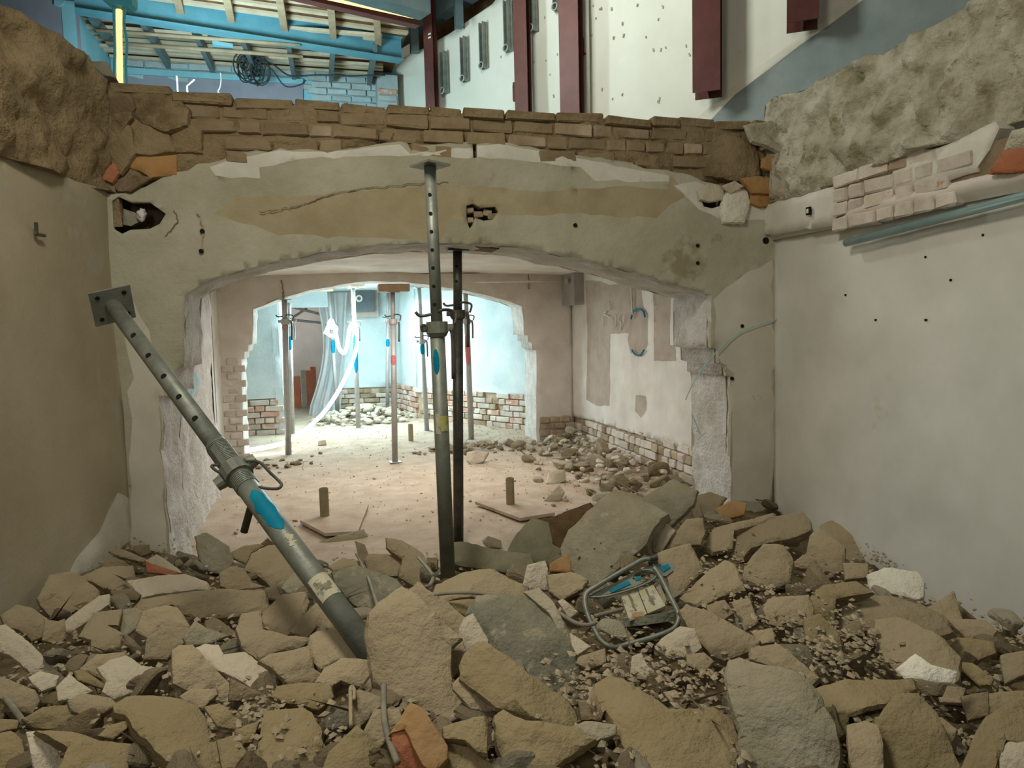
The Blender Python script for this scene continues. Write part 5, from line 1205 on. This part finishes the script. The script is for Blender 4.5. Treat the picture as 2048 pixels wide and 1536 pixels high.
# stones in the broken end of the arch wall
def wst(s, m, lab, off=-.05, n=(-.1,-1,.1), th=.4, nm='wall_stone'):
    pts = P(s); c = onY(sum(p[0] for p in pts)/len(pts), sum(p[1] for p in pts)/len(pts), Y1+off)
    o, c, n = stone('I', s, m, None, name=nm, parent=WA, plane=(c, n), th=th); return o
for s, m in (('206,196 258,190 266,215 250,232 210,226', 'brown'), ('206,232 260,228 262,238 214,300 206,280', 'masonry'), ('214,300 222,262 250,246 262,262 268,306 250,330 240,342', 'yellow'),
             ('262,262 290,244 330,262 345,300 300,308 268,306', 'masonry'), ('250,330 270,310 345,306 345,345 300,352 280,340', 'orange'), ('266,196 350,195 372,222 370,250 330,262 290,244 262,225', 'masonry'),
             ('345,262 370,250 400,262 398,300 345,300', 'masonry'), ('182,322 214,306 236,345 222,362 190,352', 'redclay'), ('222,362 262,350 300,356 262,382 236,380', 'brown')):
    wst(s, m, '', -.015)
for s, m, of in (('1398,382 1420,366 1446,372 1448,396 1420,402 1402,398', 'pale', -.05), ('1448,396 1470,374 1496,384 1500,406 1490,440 1452,440 1446,420', 'white', -.06), ('1446,372 1470,362 1486,372 1462,386', 'pale', -.07),
                 ('1484,358 1520,352 1552,362 1545,386 1508,384', 'orange', -.07), ('1505,390 1545,386 1552,408 1520,412 1500,404', 'orange', -.05), ('1526,318 1556,310 1562,330 1540,340 1524,335', 'orange', -.08),
                 ('1520,282 1545,276 1548,292 1526,298', 'orange', -.07), ('1548,320 1580,300 1580,350 1565,395 1548,385', 'masonry_right', -.12), ('1500,250 1560,240 1585,262 1560,300 1510,280', 'masonry_right', -.10),
                 ('1380,300 1440,270 1510,290 1515,345 1470,358 1400,345', 'masonry', -.02)):
    wst(s, m, '', of)
for sx_, m_ in (('1987,344 2012,304 2050,296 2110,280 2110,332 2040,342', 'redclay'), ('2010,298 2030,262 2080,250 2120,262 2110,285 2050,294', 'masonry_right')):
    pts = P(sx_); c = onX(sum(p[0] for p in pts)/len(pts), sum(p[1] for p in pts)/len(pts), XR-.09); stone('I', sx_, m_, None, name='wall_stone', parent=wr, plane=(c, (-1,-.1,0)), th=.4)
# broken blocks on the top of the wall at the far left
for s, lb in (('168,122 212,124 226,150 172,140', 'grey broken block on the wall top below the hanging cables'), ('150,105 176,110 180,122 160,118', 'small dark broken block on the wall top at the far left')):
    pts = P(s); c = onY(sum(p[0] for p in pts)/len(pts), sum(p[1] for p in pts)/len(pts), 4.6); st('I', s, 'grey', lb, plane=(c, (0,-1,.3)), th=1.4, name='broken_block', cat='block')

# generic small stones: one base set copied over the heap, sizes vary
def rock_mesh(seed, flat=.6):
    rn = random.Random(seed); bm = bmesh.new(); vs = [bm.verts.new(Vector((rn.gauss(0,1), rn.gauss(0,1), rn.gauss(0,1))).normalized()*rn.uniform(.8,1.1)) for _ in range(13)]
    bmesh.ops.convex_hull(bm, input=vs)
    for q in [q for q in bm.verts if not q.link_faces]: bm.verts.remove(q)
    bmesh.ops.scale(bm, vec=(.62, .46, .30 if seed % 3 else .4), verts=bm.verts)
    bmesh.ops.bevel(bm, geom=bm.edges[:], offset=.045, segments=1, affect='EDGES')
    me = bpy.data.meshes.new('small_stone'); bm.to_mesh(me); bm.free(); me.materials.append(None); return me
RM = [rock_mesh(100+i) for i in range(10)]
def put_stone(p, s, m, rot, lab, grp, name='small_stone', i=0, cat='rubble'):
    o = bpy.data.objects.new(name, RM[i % 10]); COL.objects.link(o); o.location = p; o.scale = (s, s*random.uniform(.75,1.1), s*random.uniform(.8,1.2)); o.rotation_euler = rot
    o.material_slots[0].link = 'OBJECT'; o.material_slots[0].material = M[m]; tag(o, lab, cat, grp); return o
random.seed(77)
HERO = []
for o_ in R:
    vs_ = [o_.matrix_world @ v_.co for v_ in o_.data.vertices]; c_ = sum(vs_, Vector())/len(vs_); HERO.append((c_, o_['label']))
def short(lb):
    w_ = lb.replace(',', '').split()[:10]
    while w_[-1] in ('the','a','of','in','on','at','by','and','left','right','with','behind','below','beside','above','against','under','big','large','between','to','lower','upper','front','from','its','near','grey','dark','huge','leaning','green','pale','smooth','cut','broad','bright','white'): w_.pop()
    return ' '.join(w_)
CW = dict(tan='tan', yellow='ochre', grey='grey green', pale='pale', brown='dark brown')
n = 0; tries = 0; ZN = {}
while n < 185 and tries < 4000:
    tries += 1
    px = random.uniform(-10, 2060); py = random.uniform(1060, 1550)
    if px > 1150: py = random.uniform(980, 1550)
    p, t = hit(px, py)
    if p.y > 4.75 or t > 4.9: continue
    if (px-735)**2/70**2+(py-1330)**2/60**2 < 1: continue
    if p.x > 2.74 or p.x < -1.05-.19*(4.3-p.y)+.06: continue
    if any(inpoly(px, py, h) for h in HP): continue
    s = random.choice((.06,.07,.09,.11,.13))*(.75+.12*t)
    front = py > 1320; m_ = random.choice(('tan','tan','tan','yellow' if front else 'tan','grey','pale','brown'))
    hb_ = min(HERO, key=lambda h: (h[0]-p).length)[1]
    lab = 'small %s stone beside the %s' % (CW[m_], short(hb_))
    put_stone(p+Vector((0,0,s*.02-.012)), s, m_, (random.uniform(-.6,.6), random.uniform(-.6,.6), random.uniform(0, 6.3)), lab, 'small stones of the heap, '+('near rows' if front else 'far rows'), i=n)
    n += 1
# tunnel debris
def joined(name, cnt, gen, smin, smax, m, lab):
    V = []; Fs = []
    for k in range(cnt):
        x, y, z = gen(); s = random.uniform(smin, smax)*random.choice((1,1,.7)); me = RM[k % 10]; b_ = len(V)
        mt = Matrix.Translation((x, y, z+s*.1)) @ Matrix.Rotation(random.uniform(0,6.3), 4, 'Z') @ Matrix.Rotation(random.uniform(-.5,.5), 4, 'X')
        V += [mt @ (v_.co*s) for v_ in me.vertices]; Fs += [tuple(i+b_ for i in f_.vertices) for f_ in me.polygons]
    o = mesh(name, V, Fs, M[m]); tag(o, lab, 'rubble', kind='stuff')
def scatter(cnt, gen, smin, smax, mats_, lab, grp, cat='rubble', zf=None):
    for k in range(cnt):
        x, y, z = gen(); s = random.uniform(smin, smax)*random.choice((1,1,.7)); put_stone(Vector((x, y, z+s*.12)), s, random.choice(mats_), (random.uniform(-.4,.4), random.uniform(-.4,.4), random.uniform(0,6.3)), lab, grp, i=k, cat=cat)
def g_right():
    while True:
        y = random.uniform(5.0, 8.1); d = abs(random.gauss(0, .38)); x = 2.68-d
        if x > 1.7: return x, y, max(0, .16-.25*d)*random.uniform(.3,1)
scatter(85, g_right, .08, .20, ('pale','tan','pale','yellow'), 'small dusty stone in the debris along the brick base of the right tunnel wall', 'debris along the right tunnel wall')
joined('debris_chips', 130, g_right, .04, .10, 'pale', 'finer chips between the stones along the right tunnel wall')
def g_mid():
    a = random.uniform(0, 6.3); r_ = random.random()**.7; return 1.55+math.cos(a)*.75*r_, 8.0+math.sin(a)*.35*r_, .05*(1-r_)
scatter(28, g_mid, .08, .18, ('pale','tan'), 'small stone in the low rubble patch before the second arch', 'low rubble patch before the second arch')
joined('debris_chips', 60, g_mid, .03, .09, 'tan', 'finer chips of the low rubble patch before the second arch')
def g_floor(): return random.uniform(-.8, 2.4), random.uniform(4.9, 8.6), 0
joined('floor_pebbles', 60, g_floor, .015, .045, 'tan', 'loose pebbles lying on the dusty tunnel floor')
def g_far():
    a = random.uniform(0, 6.3); r_ = random.random()**.6; return .45+math.cos(a)*.75*r_, 11.2+math.sin(a)*.7*r_, .22*(1-r_)
joined('far_rubble_pile', 170, g_far, .08, .2, 'pale', 'pale pile of chips around the prop in the far room')
def g_left(): return random.uniform(-.75, -.1), random.gauss(7.9, .2), 0
joined('floor_pebbles', 24, g_left, .03, .1, 'brown', 'small dark chips on the floor near the left pier of the second arch')
for s, lb in (('1090,1000 1118,970 1128,985 1120,1000', 'pale triangular stone standing on the floor right of the pipe stub'), ('1095,965 1100,945 1128,940 1130,960 1110,968', 'larger pale stone on the tunnel floor near the right debris'), ('936,905 955,902 975,905 965,922 945,928 935,920','pale chunk in front of the second arch rubble patch'), ('636,882 650,880 651,888 637,890', 'small squared stone alone on the floor in the second arch')):
    pts = P(s); c = onZ(sum(p[0] for p in pts)/len(pts), max(p[1] for p in pts), 0)+Vector((0,0,.03)); st('I', s, 'pale', lb, plane=(c, (-.2,-1,.5)), th=.5, name='loose_stone')
for s, lb in (('1122,918 1142,942', 'pale splinter crossed over the debris, left leaning'), ('1150,930 1128,944', 'pale splinter crossed over the debris, right leaning')):
    (x1, y1), (x2, y2) = P(s); mb = MB(); mb.bar(onY(x1, y1, 6.9), onY(x2, y2, 6.8), .02); o = mb.build('splinter', M['pale']); tag(o, lb, 'wood')
# gravel and crumbs, joined
rn = random.Random(31); mb = MB()
def crumb(mb, p, s):
    a_ = rn.uniform(0, 6.3); cx_, sx_ = math.cos(a_), math.sin(a_); e = [rn.uniform(.6, 1.2) for _ in range(6)]
    vs = [p+Vector((x*cx_-y*sx_, x*sx_+y*cx_, z+x*.3*sx_))*s for x, y, z in ((e[0],0,0),(.2,e[1]*.8,.1),(-e[2],0,.1),(0,-e[3]*.8,0),(.1,.1,e[4]*.6),(0,0,-e[5]*.6))]
    mb.add(vs, [(0,1,4),(1,2,4),(2,3,4),(3,0,4),(1,0,5),(2,1,5),(3,2,5),(0,3,5)])
spots = [(1200+1120*.414, 950+860*.414, 62, 34, 300), (1200+300*.414, 950+1020*.414, 75, 40, 240), (1200+1400*.414, 950+420*.414, 60, 25, 150), (600+1640*.349, 1000+1150*.349, 50, 40, 150), (560, 1460, 60, 40, 200), (1560, 1250, 60, 30, 150), (1460, 1170, 60, 40, 150)]
for cx, cy, sx, sy, c_ in spots:
    for k in range(c_):
        p, t = hit(cx+rn.gauss(0, sx), cy+rn.gauss(0, sy)); crumb(mb, p+Vector((0,0,rn.uniform(.0,.05))), rn.choice((.004,.006,.009,.013)))
for k in range(9000):
    gx, gy = rn.uniform(0, 2048), rn.uniform(1040, 1536)
    if any(inpoly(gx, gy, h) for h in HP): continue
    p, t = hit(gx, gy)
    if p.y < 4.9: crumb(mb, p+Vector((0,0,rn.uniform(-.06,.01))), rn.choice((.005,.007,.010,.014)))
o = mb.build('heap_gravel', M['gravel']); tag(o, 'fine gravel and crumbs strewn between the rubble pieces', 'gravel', kind='stuff')
mb = MB()
for k in range(2600):
    x = rn.uniform(-.9, 2.7); y = rn.uniform(4.7, 12); 
    if rn.random() < .6: x = 2.75-abs(rn.gauss(0, .6))
    crumb(mb, Vector((x, y, .01)), rn.choice((.004,.007,.011)))
o = mb.build('floor_crumbs', M['gravel']); tag(o, 'fine crumbs scattered over the dusty tunnel floor', 'gravel', kind='stuff')

# ------------------------------------------------------------------ cable reel frame
c0, t0 = hit(1270, 1205, .07); nR = ((CAM-c0).normalized()*.62+Vector((0,0,.38))).normalized()
reel = empty('cable_reel', c0, 'tubular metal cable reel stand with blue marks lying on the heap', 'cable reel')
def rp(s, off=0):
    return [onp(1100+x*.15625, 1080+y*.15625, c0+nR*off, nR) for x, y in P(s)]
mb = MB(); mb.tube(smooth_pts(rp('1290,240 1180,255 1060,320 850,440 600,590 490,660 450,730 455,850 500,1000 570,1140 640,1270 740,1350 850,1370 1000,1330 1300,1250 1560,1150 1635,1060 1645,950 1580,800 1500,640 1420,480 1370,400 1330,350', .02), 4), .0075, 8); mb.build('tube_frame', M['steel'], reel, True)
mb = MB(); mb.cyl(rp('1290,240', .02)[0], rp('1370,215', .02)[0], .0095, n=10); mb.build('end_cap', M['steel_dark'], reel)
mb = MB(); mb.prism(rp('500,700 640,640 850,540 1050,420 1250,340 1500,275 1590,300 1580,390 1490,460 1360,470 1330,420 1180,390 1090,430 1050,500 1200,540 1100,590 800,670 600,740', .0), -nR*.012); pl = mb.build('carry_plate', M['cloth_steel'], reel)
for s in ('760,640 1000,520 1035,560 800,670', '1090,475 1165,455 1165,495 1095,520', '1395,350 1510,305 1540,350 1450,410'):
    mb = MB(); mb.prism(rp(s, .003), -nR*.002); mb.build('blue_paint_mark', M['blue'], pl)
mb = MB(); mb.tube(smooth_pts(rp('500,730 700,720 950,660 1200,570 1360,470 1300,390 1180,385', .008), 4), .0035, 6); mb.build('rim_wire', M['steel'], reel, True)
mb = MB(); n_c = 28
ctr = rp('1260,960', -.06)[0]; ux = (rp('1560,880', -.06)[0]-ctr); 
dvec = (rp('1330,800', -.06)[0]-ctr).normalized(); axis = (nR*.45+(rp('1180,600', 0)[0]-rp('1260,960', 0)[0]).normalized()*.9).normalized()
ctr = ctr-nR*.02; mb.cyl(ctr-axis*.012, ctr+axis*.012, .098, n=32); mb.build('drum_flange', M['teal'], reel)
mb = MB(); mb.prism(rp('905,700 1320,570 1480,840 1020,1040', -.0), -nR*.03); lb_o = mb.build('socket_housing', M['label'], reel)
for s in ('1120,640 1128,638 1250,940 1242,944',): mb = MB(); mb.prism(rp(s, .0015), -nR*.003); mb.build('housing_joint', M['black'], lb_o)
for s in ('985,690 1010,680 1060,760 1075,830 1110,890 1090,910 1050,840 1030,770', '1215,630 1240,625 1270,700 1320,770 1345,820 1320,830 1280,770 1250,700'):
    mb = MB(); mb.prism(rp(s, .002), -nR*.002); mb.build('faded_lettering', M['cloth'], lb_o)
mb = MB(); mb.prism(rp('1050,930 1190,910 1210,975 1040,1030', .001), -nR*.002); mb.build('orange_stain', M['orange'], lb_o)
mb = MB(); mb.prism(rp('1330,560 1400,540 1490,760 1470,830', -.01), -nR*.03); mb.build('side_panel', M['grey'], reel)
# ------------------------------------------------------------------ cables and rods in the heap
def hcable(s, w, lab, m='cable_grey', off=.09, cat='cable', name='cable', sm=True, absd=None):
    pts = []
    for tok in s.split():
        v_ = [float(q) for q in tok.split(',')]; p, t = hit(v_[0], v_[1], off)
        pts.append(dep(v_[0], v_[1], v_[2]*1.0) if len(v_) > 2 else p)
    mb = MB(); mb.tube(smooth_pts(pts, 5) if sm else pts, w, 8); o = mb.build(name, M[m], smooth=True); tag(o, lab, cat)
hcable('868,1190 900,1186 950,1186 1000,1192 1060,1202 1110,1222 1150,1245 1175,1250 1190,1246', .0055, 'grey cable arching over the dark painted slab to the reel frame')
hcable('712,1108 724,1130 738,1160 748,1190 758,1222', .005, 'thin bent rod rising from the dark slab behind the leaning prop', name='bent_rod', cat='rod')
hcable('836,1115 858,1140 866,1155 860,1170 850,1174', .006, 'short cable loop beside the foot of the tall prop')
hcable('702,1452 701,1400 701,1378 705,1374 709,1385 708,1400', .0045, 'thin pale hooked rod standing at the bottom, left one', m='tan', off=.06, name='bent_rod', cat='rod')
hcable('768,1370 767,1400 769,1440 778,1480 795,1525', .0065, 'thicker bent grey conduit right of the pale hooked rod', off=.06)
hcable('-8,1370 20,1408 48,1445', .008, 'grey rod poking in from the left frame edge', off=.05, name='bent_rod', cat='rod')
hcable('1190,1232 1230,1222 1245,1218', .0055, 'short cable end inside the reel frame')
# brick bits
p, t = hit(865, 1130, .03); mb = MB(); mb.box(p, (.045, .03, .05), (r_, nR, d_)); o = mb.build('small_clay_box', M['tan']); tag(o, 'small squared box with a dark hole beside the tall prop foot', 'box'); mb = MB(); mb.box(p+(CAM-p).normalized()*.028, (.02, .01, .02), (r_, (CAM-p).normalized(), d_)); mb.build('dark_opening', M['brown'], o)
